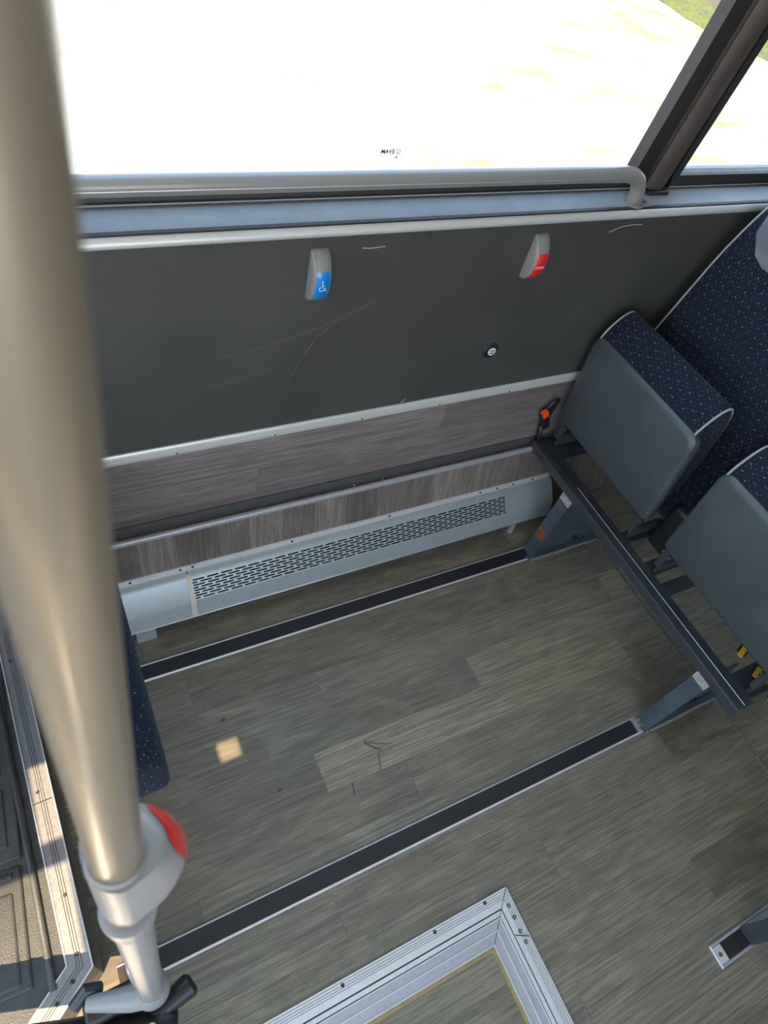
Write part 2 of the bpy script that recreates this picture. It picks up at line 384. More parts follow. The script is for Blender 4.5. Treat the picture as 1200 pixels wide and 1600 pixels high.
wl = struct(empty('wall_left', (0, 0, 0)))
bm = bmesh.new(); box(bm, X0, X1, 1.030, 1.12, 0.572, 1.066); obj('vinyl_panel', bm, 'vinyl', wl)
bm = bmesh.new(); box(bm, X0, X1, 1.032, 1.12, 0.30, 0.572); obj('wood_panel', bm, 'wallwood', wl)
bm = bmesh.new(); prism(bm, [(1.002, 0.298), (1.12, 0.298), (1.12, 0.0), (0.930, 0.0)], 'x', X0, X1); obj('skirt_panel', bm, 'skirtwood', wl)
bm = bmesh.new(); prism(bm, [(1.034, 1.062), (1.034, 1.076), (1.038, 1.081), (1.096, 1.089), (1.20, 1.089), (1.20, 1.062)], 'x', X0, X1); obj('window_sill', bm, 'sill', wl)
bm = bmesh.new(); box(bm, X0, X1, 1.12, 1.20, -0.35, 1.062); obj('outer_skin', bm, 'white', wl)
# scratches on the vinyl
def scratch(pts, w, mat='scratch', y=1.0296, plane='wall'):
    bm = bmesh.new(); tube(bm, [(p[0], y, p[1]) if plane == 'wall' else (p[0], p[1], y) for p in pts], w, 5)
    return bm
for pts, w, mt in [([(0.33, 0.805), (0.42, 0.822), (0.50, 0.842), (0.585, 0.870), (0.66, 0.905)], 0.0007, 'scratch'),
                   ([(0.64, 0.895), (0.58, 0.868), (0.535, 0.83), (0.505, 0.78), (0.48, 0.715)], 0.0006, 'scratch'),
                   ([(0.34, 0.742), (0.40, 0.748), (0.45, 0.762)], 0.0006, 'scratch'),
                   ([(0.30, 0.735), (0.36, 0.738)], 0.0005, 'scratch'),
                   ([(0.60, 1.028), (0.62, 1.026), (0.65, 1.028)], 0.0009, 'scratchw'),
                   ([(1.235, 1.025), (1.265, 1.036), (1.30, 1.040), (1.33, 1.039)], 0.0009, 'scratchw'),
                   ([(0.795, 0.585), (0.80, 0.59), (0.806, 0.597)], 0.0008, 'scratchw')]:
    obj('scratch', scratch(pts, w), mt, wl)

# pale convex trim capping the panel
t1 = struct(empty('trim_1')); bm = bmesh.new()
prof = [(a_, b_2 + 0.0035) for a_, b_2 in [(1.030, 1.054), (1.024, 1.055), (1.020, 1.058), (1.019, 1.0625), (1.0195, 1.0665), (1.022, 1.070), (1.0225, 1.0705), (1.026, 1.074), (1.032, 1.0745), (1.034, 1.07)]]
prism(bm, prof, 'x', X0, X1); obj('cap_profile', bm, 'alu_white', t1, True, 60)
bm = bmesh.new(); box(bm, X0, X1, 1.028, 1.0365, 1.070, 1.0812); obj('gap_line', bm, 'darkrubber', t1)
screws(t1, [(0.308, 1.0295, 1.046), (0.746, 1.0295, 1.047), (1.375, 1.0295, 1.0495)], (0, -1, 0), 0.004, 'steel')
# joint trim between vinyl and wood
t2 = struct(empty('trim_2')); bm = bmesh.new()
prism(bm, [(1.032, 0.583), (1.027, 0.582), (1.0245, 0.578), (1.026, 0.575), (1.0240, 0.5735), (1.0240, 0.571), (1.026, 0.5695), (1.024, 0.568), (1.024, 0.5650), (1.026, 0.5635), (1.024, 0.562), (1.0245, 0.554), (1.028, 0.551), (1.032, 0.55)], 'x', X0, 1.40)
obj('ribbed_profile', bm, 'alu_white', t2)
screws(t2, [(0.231 + 0.229 * i, 1.0243, 0.5585) for i in range(-1, 5)], (0, -1, 0), 0.0032)
# lower ledge and lip
t3 = struct(empty('trim_3')); bm = bmesh.new()
prism(bm, [(1.033, 0.325), (1.028, 0.325), (1.026, 0.318), (1.028, 0.316), (1.026, 0.311), (1.024, 0.304), (1.018, 0.302), (1.014, 0.304), (1.010, 0.302), (1.006, 0.3035), (1.004, 0.299), (1.033, 0.299)], 'x', X0, X1); obj('ribbed_ledge', bm, 'mat', t3)
bm = bmesh.new(); prism(bm, [(1.006, 0.308), (1.000, 0.309), (0.996, 0.307), (0.9945, 0.303), (0.9945, 0.296), (0.998, 0.294), (1.004, 0.294)], 'x', X0, X1); obj('lip', bm, 'alu_dull', t3, True, 50)
screws(t3, [(0.71, 1.015, 0.304), (0.80, 1.015, 0.304)], (0, 0, 1), 0.0035, 'bare'); screws(t3, [(0.28, 1.015, 0.304), (0.47, 1.015, 0.304)], (0, 0, 1), 0.004)

# windows: glass leans inwards 0.11 per metre
LEAN = 0.11
def wy(z, base=1.110): return base - LEAN * (z - 1.10)
def window(name, x0, x1):
    w = struct(empty(name)); bm = bmesh.new()
    prism(bm, [(wy(1.10), 1.10), (wy(1.10) + 0.005, 1.10), (wy(2.02) + 0.005, 2.02), (wy(2.02), 2.02)], 'x', x0 + 0.01, x1 - 0.01)
    obj('glass', bm, 'glass', w)
    g = bmesh.new()
    prism(g, [(1.095, 1.088), (1.092, 1.100), (1.097, 1.118), (1.106, 1.120), (1.125, 1.120), (1.125, 1.088)], 'x', x0, x1)
    box(g, x0, x1, wy(2.0) - 0.012, wy(2.0) + 0.02, 2.0, 2.06)
    for xx in (x0, x1 - 0.022):
        prism(g, [(wy(1.09) - 0.012, 1.09), (wy(1.09) + 0.02, 1.09), (wy(2.05) + 0.02, 2.05), (wy(2.05) - 0.012, 2.05)], 'x', xx, xx + 0.022)
    obj('gasket', g, 'darkrubber', w)
    g = bmesh.new(); tube(g, [(x0, 1.091, 1.094), (x1, 1.091, 1.094)], 0.0016, 6); obj('sealing_bead', g, 'palegrey', w)
    return w
w1 = window('window_1', -0.9, 1.325); window('window_2', 1.435, 2.7); window('window_3', -2.5, -1.0)
# maker's mark etched on the pane, reading from outside
zs = 1.173; dirz = Vector((0, -LEAN, 1)).normalized()
text_mesh('pane_lettering', 'EVAM', 0.0110, 'ink', w1, frame_m(Vector((0.656, wy(zs) - 0.0012, zs)), (-1, 0, 0), dirz), bold=0.00045)
bm = bmesh.new(); c0 = Vector((0.678, wy(zs) - 0.001, zs))
tube(bm, [c0 + Vector((math.cos(a * PI / 10) * 0.0045, 0, math.sin(a * PI / 10) * 0.0045)) for a in range(21)], 0.0007, 5)
tube(bm, [c0 + Vector((0.002, 0, 0.002)), c0 + Vector((-0.001, 0, 0.001)), c0 + Vector((0.001, 0, -0.001)), c0 + Vector((-0.002, 0, -0.002))], 0.0010, 5)
obj('pane_logo', bm, 'ink', w1)
text_mesh('pane_letter', 'x', 0.008, 'ink', w1, frame_m(Vector((0.677, wy(1.163) - 0.0012, 1.163)), (-1, 0, 0), dirz), bold=0.0004)
# pillar between the windows
def pillar(name, x0):
    p = struct(empty(name)); 
    def sweep(pts, mat, nm, z0=1.086, z1=2.05):
        bm = bmesh.new(); A = []; B = []
        for (x, y) in pts:
            A.append(bm.verts.new((x0 + x, y - LEAN * (z0 - 1.1), z0))); B.append(bm.verts.new((x0 + x, y - LEAN * (z1 - 1.1), z1)))
        n = len(pts)
        for i in range(n): bm.faces.new((A[i], A[(i + 1) % n], B[(i + 1) % n], B[i]))
        bm.faces.new(A); bm.faces.new(B[::-1]); return obj(nm, bm, mat, p, True, 35)
    sweep([(0, 1.112), (0.0, 1.104), (0.030, 1.100), (0.033, 1.096), (0.034, 1.14), (0, 1.14)], 'darkrubber', 'edge_gasket')
    sweep([(0.033, 1.14), (0.033, 1.092), (0.042, 1.084), (0.058, 1.078), (0.070, 1.077), (0.078, 1.08), (0.082, 1.086), (0.084, 1.092), (0.084, 1.14)], 'brownpillar', 'cover', 1.094)
    sweep([(0.084, 1.14), (0.084, 1.096), (0.112, 1.100), (0.118, 1.112), (0.118, 1.14)], 'darkrubber', 'side_gasket')
    bm = bmesh.new(); box(bm, x0 + 0.03, x0 + 0.098, 1.070, 1.11, 1.083, 1.094, 0.003, 2); obj('foot_cap', bm, 'darkrubber', p)
pillar('trim_4', 1.322); pillar('trim_6', -1.01)
# remainder of the shell
bm = bmesh.new()
# roof slabs around unseen openings, added and sized to cast the sun patches
def hole_z(x, y, z0, zt=2.20):
    t = (zt - z0) / SUN.z; return x + SUN.x * t, y + SUN.y * t
HOLES = [(-0.95, -0.30, -0.165, 0.395, 0.15), (-0.215, 0.43, -0.165, 0.60, 0.15), (0.171, 0.499, 0.233, 0.556, 0.0), (0.395, 0.588, 0.428, 0.600, 0.0)]
HR = []
for (xa, ya, xb, yb, zz) in HOLES:
    p, q_ = hole_z(xa, ya, zz), hole_z(xb, yb, zz); HR.append((p[0], p[1], q_[0], q_[1]))
xs = sorted([X0, X1] + [h[0] for h in HR] + [h[2] for h in HR]); ys = sorted([-1.45, 1.12] + [h[1] for h in HR] + [h[3] for h in HR])
for i in range(len(xs) - 1):
    for j in range(len(ys) - 1):
        cx, cy = (xs[i] + xs[i + 1]) / 2, (ys[j] + ys[j + 1]) / 2
        if any(h[0] < cx < h[2] and h[1] < cy < h[3] for h in HR): continue
        box(bm, xs[i], xs[i + 1], ys[j], ys[j + 1], 2.20, 2.23)
struct(obj('ceiling', bm, 'ceiling'))
bm = bmesh.new(); box(bm, X0, X1, 1.01, 1.06, 2.05, 2.20); box(bm, X0, -2.5, 1.0, 1.06, 1.0, 2.2); struct(obj('trim_7', bm, 'ceiling'))
bm = bmesh.new(); box(bm, X0, X1, -1.45, -1.38, 0, 0.75); box(bm, X0, X1, -1.45, -1.38, 1.95, 2.2)
for xx in (X0, -0.8, 0.9): box(bm, xx, xx + 0.08, -1.45, -1.38, 0.75, 1.95)
box(bm, 0.9, X1, -1.45, -1.38, 0.75, 1.95)  # solid infill added to keep light off the seat end
struct(obj('wall_right', bm, 'ceiling'))
bm = bmesh.new(); box(bm, X0 - 0.05, X0, -1.45, 1.12, 0, 0.7); box(bm, X0 - 0.05, X0, -1.45, 1.12, 2.0, 2.2); struct(obj('wall_front', bm, 'ceiling'))
bm = bmesh.new(); box(bm, X1, X1 + 0.05, -1.45, 1.12, 0, 2.2); struct(obj('wall_back', bm, 'shell'))  # unseen end wall, set close and dark to dim the seats
# outside
bm = bmesh.new(); box(bm, -30, 40, -30, 45, -0.45, -0.40); struct(obj('ground', bm, 'ground'))
bm = bmesh.new()
N = 60; rnd = random.Random(3)
vs = []
for j in range(N + 1):
    y = 2 + j * 0.35; row = []
    x_edge = 9.45 + 0.12 * math.sin(y * 2.1) + rnd.uniform(-0.07, 0.07)
    for i in range(25):
        row.append(bm.verts.new((x_edge + i * 0.4, y, -0.395 + (0 if i == 0 else rnd.uniform(0.0, 0.05)))))
    vs.append(row)
for j in range(N):
    for i in range(24): bm.faces.new((vs[j][i], vs[j][i + 1], vs[j + 1][i + 1], vs[j + 1][i]))
tag(obj('grass', bm, 'grass', None, True), 'green grass and dead leaves on the verge beyond the bright concrete outside', 'grass', kind='stuff')

# ================================================================ RAISED STEP ON THE LEFT
P0 = Vector((-0.184, 0.925)); P1 = Vector((-0.155, 0.199)); P2 = Vector((-0.42, -0.02))
H_ = 0.15
d01 = (P1 - P0).normalized(); n01 = Vector((d01.y, -d01.x));  n01 = -n01 if n01.x > 0 else n01     # inward (towards -x)
d12 = (P2 - P1).normalized(); n12 = Vector((d12.y, -d12.x)); n12 = -n12 if n12.x > 0 else n12
if n12.y < 0: n12 = -n12
Pc = P1
def inset(w):
    a = P0 + n01 * w; b_ = P2 + n12 * w
    # intersection of the two inset lines
    den = d01.x * (-d12.y) - d01.y * (-d12.x)
    r = b_ - a; t = (r.x * (-d12.y) - r.y * (-d12.x)) / den
    return a, a + d01 * t, b_
st = tag(empty('raised_step', (-0.187, 1.0, 0)), 'raised step with moulded dark grey mat and aluminium edging at the left', 'step')
SO = Vector((-0.187, 1.0, 0))
def local(bm): bmesh.ops.translate(bm, verts=bm.verts, vec=-SO)
bm = bmesh.new(); prism(bm, [tuple(P0), tuple(P1), tuple(P2), (-0.95, -0.02), (-0.95, 0.925)], 'z', 0.0, 0.146); local(bm); obj('riser', bm, 'riser', st)
def edging(w0, w1, z0, z1, mat, nm, par):
    a0, b0, c0_ = inset(w0); a1, b1, c1_ = inset(w1); bm = bmesh.new()
    for (p, q, r, s_) in ((a0, b0, b1, a1), (b0, c0_, c1_, b1)):
        prism(bm, [tuple(p), tuple(q), tuple(r), tuple(s_)], 'z', z0, z1)
    local(bm); return obj(nm, bm, mat, par)
et = edging(0.0, 0.043, 0.10, 0.1525, 'alu_step', 'edge_trim', st)
for w in (0.0, 0.0405): edging(w, w + 0.0025, 0.1525, 0.1545, 'alu', 'edge_ridge', et)
for w in (0.016, 0.0205, 0.025): edging(w, w + 0.0012, 0.1525, 0.1528, 'alu_groove', 'groove', et)
for p in ((-0.206, 0.86), (-0.196, 0.545), (-0.180, 0.335), (-0.178, 0.23), (-0.192, 0.19), (-0.222, 0.168)):
    bm = bmesh.new(); cyl(bm, Vector((p[0], p[1], 0.151)) - SO, Vector((p[0], p[1], 0.1545)) - SO, 0.0045, 10, 0.003); obj('screw', bm, 'alu_groove', et, True, 40)
bm = bmesh.new(); a, b_ = P0 + d01 * 0.40, P0 + d01 * 0.4022; prism(bm, [tuple(a), tuple(b_), tuple(b_ + n01 * 0.043), tuple(a + n01 * 0.043)], 'z', 0.1524, 0.1529); local(bm); obj('joint', bm, 'alu_groove', et)
bm = bmesh.new(); a1, b1, c1_ = inset(0.043)
prism(bm, [tuple(a1), tuple(b1), tuple(c1_), (-0.95, 0.02), (-0.95, 0.925)], 'z', 0.140, 0.1485); local(bm); mt_ = obj('moulded_mat', bm, 'mat', st)
def pad(x0, x1, y0, y1, z, bev=0.007):
    bm = bmesh.new(); box(bm, x0, x1, y0, y1, z - 0.02, z, bev, 4)
    bmesh.ops.transform(bm, matrix=Matrix.Translation((-0.2, 0.4, 0)) @ Matrix.Rotation(math.radians(-2.2), 4, 'Z') @ Matrix.Translation((0.2, -0.4, 0)), verts=bm.verts)
    local(bm); obj('embossed_pad', bm, 'mat', mt_, True, 50)
pad(-0.60, -0.246, 0.205, 0.420, 0.1545, 0.006); pad(-0.60, -0.242, 0.430, 0.92, 0.1545, 0.006)
pad(-0.52, -0.262, 0.215, 0.375, 0.1585); pad(-0.52, -0.258, 0.395, 0.412, 0.1575)
pad(-0.52, -0.262, 0.455, 0.575, 0.1585); pad(-0.52, -0.262, 0.60, 0.70, 0.1585); pad(-0.52, -0.262, 0.725, 0.90, 0.1585)
tube_bm = bmesh.new(); tube(tube_bm, [Vector((-0.244, 0.92, 0.152)) - SO, Vector((-0.228, 0.40, 0.153)) - SO, Vector((-0.224, 0.19, 0.153)) - SO], 0.0065, 10); obj('rolled_edge', tube_bm, 'mat', mt_, True)

# ================================================================ FLOOR TRACKS
def track(name, y0, y1, xa, xb, label):
    t = tag(empty(name, (xa, y0, 0)), label, 'floor track', 'seat tracks set in the floor')
    w = y1 - y0; L = xb - xa
    bm = bmesh.new(); box(bm, 0, L, 0, w, 0.0, 0.0022); obj('track_base', bm, 'alu_dull', t)
    bm = bmesh.new(); box(bm, 0, L, 0, 0.0055, 0.0, 0.0042, 0.001, 1); obj('edge_bar', bm, 'alu', t)
    bm = bmesh.new(); box(bm, 0, L, w - 0.004, w, 0.0, 0.0042, 0.001, 1); obj('edge_bar', bm, 'alu_dull', t)
    bm = bmesh.new(); box(bm, 0, L - 0.02, 0.0055, w - 0.004, 0.0, 0.0036, 0.0008, 1); obj('rubber_insert', bm, 'rubber', t)
    return t
tA = track('floor_track', 0.776, 0.824, -0.6, 1.345, 'black rubber filled floor track running just below the heater cover')
tB = track('floor_track', 0.152, 0.200, -0.13, 1.305, 'black rubber filled floor track across mid floor, ending at the nearer bench leg')
bm = bmesh.new(); rr = random.Random(2)
for k in range(46):
    x = 1.285 + rr.random() * 0.03; y = 0.160 + rr.random() * 0.034; r = rr.uniform(0.001, 0.0035)
    bmesh.ops.create_icosphere(bm, subdivisions=1, radius=r, matrix=Matrix.Translation((x, y, 0.0045)) @ Matrix.Scale(0.6, 4, (0, 0, 1)))
tag(obj('dirt_crumbs', bm, 'dust'), 'pale dirt crumbs gathered at the end of the mid floor track', 'dirt', kind='stuff')

# ================================================================ FLOOR HATCH
ht = tag(empty('floor_hatch', (0.706, -0.014, 0)), 'floor hatch framed in bright ribbed aluminium strips near the aisle', 'hatch')
HX, HY = 0.706, -0.014; HL, HW = 1.15, 0.95
def ring(w0, w1, z0, z1, mat, nm, par):
    bm = bmesh.new()
    o_ = [(-w0, -w0), (-w0, -HW + w0), (-HL + w0, -HW + w0), (-HL + w0, -w0)]; i_ = [(-w1, -w1), (-w1, -HW + w1), (-HL + w1, -HW + w1), (-HL + w1, -w1)]
    for k in range(4): prism(bm, [o_[k], o_[(k + 1) % 4], i_[(k + 1) % 4], i_[k]], 'z', z0, z1)
    return obj(nm, bm, mat, par)
f1 = ring(0.0, 0.0335, 0.0, 0.0045, 'alu', 'outer_frame', ht)
for w in (0.004, 0.0095, 0.014, 0.0185): ring(w, w + 0.0009, 0.0045, 0.0047, 'alu_groove', 'groove', f1)
ring(0.0335, 0.0365, 0.0, 0.002, 'alu_groove', 'frame_gap', ht)
ring(0.0365, 0.0455, 0.0, 0.0050, 'alu', 'inner_edge', ht)
ring(0.0455, 0.0475, 0.0, 0.002, 'alu_groove', 'frame_gap', ht)
f2 = ring(0.0475, 0.0900, 0.0, 0.0045, 'alu_dull', 'inner_frame', ht)
for w in (0.0475, 0.0665, 0.0875): ring(w, w + 0.0022, 0.0045, 0.0062, 'alu', 'inner_ridge', f2)
ring(0.0900, 0.0985, 0.0, 0.0030, 'brass', 'brass_edge', ht)
bm = bmesh.new(); box(bm, -HL + 0.0985, -0.0985, -HW + 0.0985, -0.0985, 0.0, 0.0015); obj('hatch_lid', bm, 'floor', ht)
# mitre lines and joint slash
for (sx, sy, ex, ey) in ((-0.001, -0.001, -0.090, -0.090),):
    bm = bmesh.new(); tube(bm, [(sx, sy, 0.0050), (ex, ey, 0.0050)], 0.0007, 5); obj('mitre_joint', bm, 'alu_groove', ht)
bm = bmesh.new(); tube(bm, [(-0.003, -0.108, 0.0052), (-0.0325, -0.093, 0.0052)], 0.0011, 5); obj('cut_joint', bm, 'alu_groove', ht)
def bolt(p, r, mat, par, z=0.0045):
    bm = bmesh.new(); cyl(bm, (p[0] - HX, p[1] - HY, z), (p[0] - HX, p[1] - HY, z + 0.0012), r, 14, r * 0.85); s_ = obj('screw', bm, mat, par, True, 40)
    bm = bmesh.new(); cyl(bm, (p[0] - HX, p[1] - HY, z + 0.001), (p[0] - HX, p[1] - HY, z + 0.0022), r * 0.55, 10); obj('screw_socket', bm, 'palegrey', s_, True, 40)
for p in ((0.691, -0.050), (0.691, -0.076), (0.689, -0.105), (0.690, -0.128)): bolt(p, 0.0048, 'alu_groove', ht)
for p in ((0.275, -0.024), (0.503, -0.023), (0.64, -0.022), (0.05, -0.024), (-0.18, -0.024), (0.69, -0.36), (0.69, -0.6)):
    bm = bmesh.new(); cyl(bm, (p[0] - HX, p[1] - HY, 0.004), (p[0] - HX, p[1] - HY, 0.0055), 0.0042, 10); obj('screw', bm, 'alu_groove', ht, True, 40)
bm = bmesh.new(); tube(bm, [(0.735, -0.298, 0.003), (0.745, -0.290, 0.004), (0.742, -0.305, 0.003), (0.722, -0.33, 0.0015)], 0.0008, 6)
tag(obj('bent_wire', bm, 'palegrey', None, True), 'small bent piece of thin wire lying on the floor right of the hatch', 'wire')

# scuffs on the floor
fl = bpy.data.objects['floor']
for pts, w in [([(0.53, 0.427), (0.548, 0.405), (0.565, 0.392)], 0.0022), ([(0.535, 0.427), (0.56, 0.41), (0.60, 0.395)], 0.0012), ([(0.555, 0.385), (0.548, 0.362), (0.542, 0.345)], 0.0014),
               ([(0.21, 0.61), (0.222, 0.613)], 0.003), ([(0.462, 0.345), (0.455, 0.315)], 0.0018), ([(0.285, 0.395), (0.294, 0.396)], 0.0035)]:
    bm = bmesh.new(); tube(bm, [(p[0], p[1], 0.0) for p in pts], w, 6)
    for v in bm.verts: v.co.z = max(-0.0005, v.co.z * 0.15)
    obj('scuff_mark', bm, 'scuff', fl)

# ================================================================ HEATER COVER
hc = tag(empty('heater_cover', (0, 0.93, 0.0)), 'long galvanised heater cover with slotted grille low on the wall', 'heater')
def hprof(dy=0.0, dz=0.0):
    return [(0.974, 0.180), (0.970, 0.166), (0.966, 0.163), (0.959, 0.1615), (0.953, 0.159), (0.948, 0.153), (0.909, 0.105), (0.9060, 0.096), (0.8925, 0.054), (0.8965, 0.048)]
def lo(pts): return [(p[0] - 0.93, p[1]) for p in pts]
def cover(x0, x1, pts, nm, mat='galv', th=0.0012):
    bm = bmesh.new(); strip(bm, lo(pts), 'x', x0, x1, th); return obj(nm, bm, mat, hc, True, 40)
P = hprof()
cover(0.2265, 1.255, P[:6], 'top_flange'); cover(0.2265, 1.255, P[6:], 'lower_panel')
cover(-0.16, 0.2255, [(p[0] - 0.001, p[1] + 0.001) for p in P], 'plain_cover')
cover(1.255, 1.445, P, 'plain_cover')
# right end cap
bm = bmesh.new(); prism(bm, lo(P + [(0.935, 0.05), (0.966, 0.165)]), 'x', 1.444, 1.449); obj('end_cap', bm, 'galv', hc)
# slotted grille panel, real openings
bm = bmesh.new(); x0, x1 = 0.232, 1.252; a = Vector((0.948 - 0.93, 0.153)); b_ = Vector((0.909 - 0.93, 0.105)); rows = 8
pitch = 0.0380; sl = 0.0322; m0 = 0.02
def G(x, t): p = a.lerp(b_, t); return bm.verts.new((x, p.x, p.y))
def Q(xa, ta, xb, tb): bm.faces.new((G(xa, ta), G(xb, ta), G(xb, tb), G(xa, tb)))
Q(x0 - 0.006, 0.0, x1 + 0.004, m0); Q(x0 - 0.006, 1 - m0, x1 + 0.004, 1.0)
rh = (1 - 2 * m0) / rows; sh = rh * 0.58
for r_ in range(rows):
    t0 = m0 + r_ * rh; ta = t0 + (rh - sh) / 2; tb = ta + sh
    Q(x0 - 0.006, t0, x1 + 0.004, ta); Q(x0 - 0.006, tb, x1 + 0.004, t0 + rh)
    x = x0 - (pitch / 2 if r_ % 2 else 0); prev = x0 - 0.006
    while x < x1:
        s0 = max(x + (pitch - sl) / 2, x0); s1 = min(x + (pitch + sl) / 2, x1)
        if s1 - s0 > 0.006:
            Q(prev, ta, s0, tb)
            tm = (ta + tb) / 2; c_ = 0.0018       # rounded slot ends
            for (xe, sgn) in ((s0, 1), (s1, -1)):
                bm.faces.new((G(xe, ta), G(xe + sgn * c_, ta), G(xe, tm))); bm.faces.new((G(xe, tb), G(xe + sgn * c_, tb), G(xe, tm)))
            prev = s1
        x += pitch
    Q(prev, ta, x1 + 0.004, tb)
gr = obj('slotted_grille', bm, 'galv', hc)
bm = bmesh.new(); prism(bm, [(0.030, 0.152), (0.014, 0.144), (-0.015, 0.104), (0.010, 0.066)], 'x', x0 - 0.02, x1 + 0.02); obj('interior_box', bm, 'near_black', gr)  # near-black box stands in for the unlit interior behind the slots
# joint strip
bm = bmesh.new(); Ps = [(p[0] - 0.0025, p[1] + 0.0018) for p in P[3:]]; strip(bm, lo(Ps), 'x', 0.220, 0.2335, 0.0025); obj('joint_strip', bm, 'cream', hc, True, 40)
bm = bmesh.new(); tube(bm, [(0.2265, 0.974 - 0.93, 0.182), (0.2262, 0.969 - 0.93, 0.166), (0.2265, 0.958 - 0.93, 0.1625)], 0.0012, 6); obj('joint_gap', bm, 'alu_groove', hc)
# flange and bottom lip highlights
bm = bmesh.new(); tube(bm, [(-0.16, 0.893 - 0.93, 0.0515), (1.445, 0.893 - 0.93, 0.0515)], 0.0022, 8); obj('rolled_lip', bm, 'alu', hc, True)
bm = bmesh.new(); prism(bm, [(0.0445, 0.182), (0.0415, 0.182), (0.0370, 0.1665), (0.0400, 0.1665)], 'x', -0.16, 1.44); obj('flange', bm, 'alu', hc)
for x in (0.085, 0.211, 0.243, 0.52, 0.83, 1.16, 1.225, 1.29, 1.37):
    bm = bmesh.new(); cyl(bm, (x, 0.0405, 0.174), (x, 0.0375, 0.1745), 0.0042, 10, 0.003); obj('screw', bm, 'steel', hc, True, 40)
for x, w in ((0.072, 0.05), (1.295, 0.014)):
    bm = bmesh.new(); prism(bm, [(-0.028, 0.06), (-0.036, 0.056), (-0.040, 0.0), (-0.030, 0.0), (-0.026, 0.004)], 'x', x, x + w); obj('foot', bm, 'galv', hc)

# ================================================================ GRAB RAIL ON THE SILL
RP = Vector((1.293, 1.052, 1.0815))
rail = tag(empty('grab_rail', RP), 'grey tubular grab rail running along the window sill, bent down at its end', 'handrail')
yr, zr, rr_ = 1.050, 1.1485, 0.0168
pts = [(-0.78, yr, 1.088), (-0.78, yr, 1.11)] + arc((-0.735, 1.11), 0.040, PI, PI / 2, 6, 'xz', yr)[1:] + [(-0.5, yr, zr), (0.5, yr, zr), (1.10, yr, zr + 0.001), (1.225, yr, zr)]
pts += arc((1.235, 1.095), 0.052, PI / 2, 0, 9, 'xz', yr) + [(1.290, yr + 0.001, 1.084)]
pts[2:8] = [(x, y, min(z, zr)) for x, y, z in pts[2:8]]
bm = bmesh.new(); tube(bm, [Vector(p) - RP for p in pts], rr_, 28); obj('rail_tube', bm, 'railpaint', rail, True, 60)
bm = bmesh.new()
tube(bm, [Vector((1.290, yr, 1.0810)) - RP, Vector((1.290, yr, 1.0845)) - RP], 0.025, 28); box(bm, 0.0, 0.038, -0.02, 0.018, -0.0005, 0.0028, 0.001, 1)
obj('base_plate', bm, 'railpaint', rail, True, 40)
for dx, dy in ((0.027, -0.006), (0.030, 0.008)):
    bm = bmesh.new(); cyl(bm, (dx, dy, 0.002), (dx, dy, 0.0055), 0.0045, 12, 0.003); obj('screw', bm, 'steel', rail, True, 40)
bm = bmesh.new(); tube(bm, [Vector((x, yr, zr)) + Vector((0, -math.cos(a) * rr_, math.sin(a) * rr_)) - RP for x, a in ((-0.5, -0.1), (1.18, -0.1))], 0.0009, 6); obj('tube_seam', bm, 'alu', rail, True)

# ================================================================ WALL BUTTONS
def half_profile():
    # protrusion from the wall (depth) as a function of height, bottom to top
    return [(0.000, 0.004), (0.003, 0.012), (0.008, 0.0175), (0.016, 0.0230), (0.026, 0.0275), (0.040, 0.0310), (0.054, 0.0315), (0.068, 0.0290), (0.080, 0.0245), (0.090, 0.0185), (0.098, 0.0120), (0.1025, 0.0070), (0.1050, 0.0025)]
def wall_button(name, x, face, label):
    w = 0.037; z0 = 0.928; t = tag(empty(name, (x, 1.0298, z0)), label, 'button', 'request buttons on the wall')
    bm = bmesh.new(); hp = half_profile(); rings = []
    for z, d in hp:
        e = 0.0035 if 0.005 < z < 0.1 else 0.005; i = 0.002 if z < 0.003 or z > 0.103 else 0
        rings.append([bm.verts.new(p) for p in ((-w / 2 + i, 0, z), (-w / 2 + i, -d + e, z), (-w / 2 + e, -d, z), (w / 2 - e, -d, z), (w / 2 - i, -d + e, z), (w / 2 - i, 0, z))])
    for A, B in zip(rings, rings[1:]):
        for k in range(5): bm.faces.new((A[k], A[k + 1], B[k + 1], B[k]))
    bm.faces.new(rings[0]); bm.faces.new(rings[-1][::-1]); obj('housing', bm, 'greyplastic', t, True, 50)
    def dep(z):
        for (za, da), (zb, db) in zip(hp, hp[1:]):
            if za <= z <= zb: return da + (db - da) * (z - za) / (zb - za)
        return hp[-1][1]
    bm = bmesh.new(); n = 10; za, zb = 0.0075, 0.073; A = []
    for i in range(n + 1):
        z = za + (zb - za) * i / n; o_ = 0.0003 if i in (0, n) else 0.0012
        A.append([bm.verts.new((xx, -dep(z) - oo, z)) for xx, oo in ((-0.0135, 0.0), (-0.0125, o_), (0.0125, o_), (0.0135, 0.0))])
    for p, q_ in zip(A, A[1:]):
        for k in range(3): bm.faces.new((p[k], p[k + 1], q_[k + 1], q_[k]))
    fc = obj('push_pad', bm, face, t, True, 60)
    for sx in (-0.0122, 0.0122):
        bm = bmesh.new(); tube(bm, [(sx, -dep(z) + 0.0001, z) for z in (0.074, 0.080, 0.090, 0.098, 0.1025)], 0.0004, 5); obj('groove', bm, 'steel', t)
    return t, fc, dep
tb, fc, dep = wall_button('stop_request_button', 0.512, 'blue', 'grey wall button with a blue pad showing a white wheelchair symbol')
def on(x, z): return (x, -dep(z) - 0.0015, z)
bm = bmesh.new(); r0 = 0.00055
zc = 0.040
tube(bm, [on(0.0055 * math.cos(a), zc + 0.0055 * math.sin(a)) for a in [math.radians(130 + i * 15) for i in range(15)]], r0, 6)
tube(bm, [on(-0.0005, zc + 0.0125), on(0.0, zc + 0.003), on(0.0055, zc + 0.002), on(0.008, zc - 0.005), on(0.010, zc - 0.004)], r0, 6)
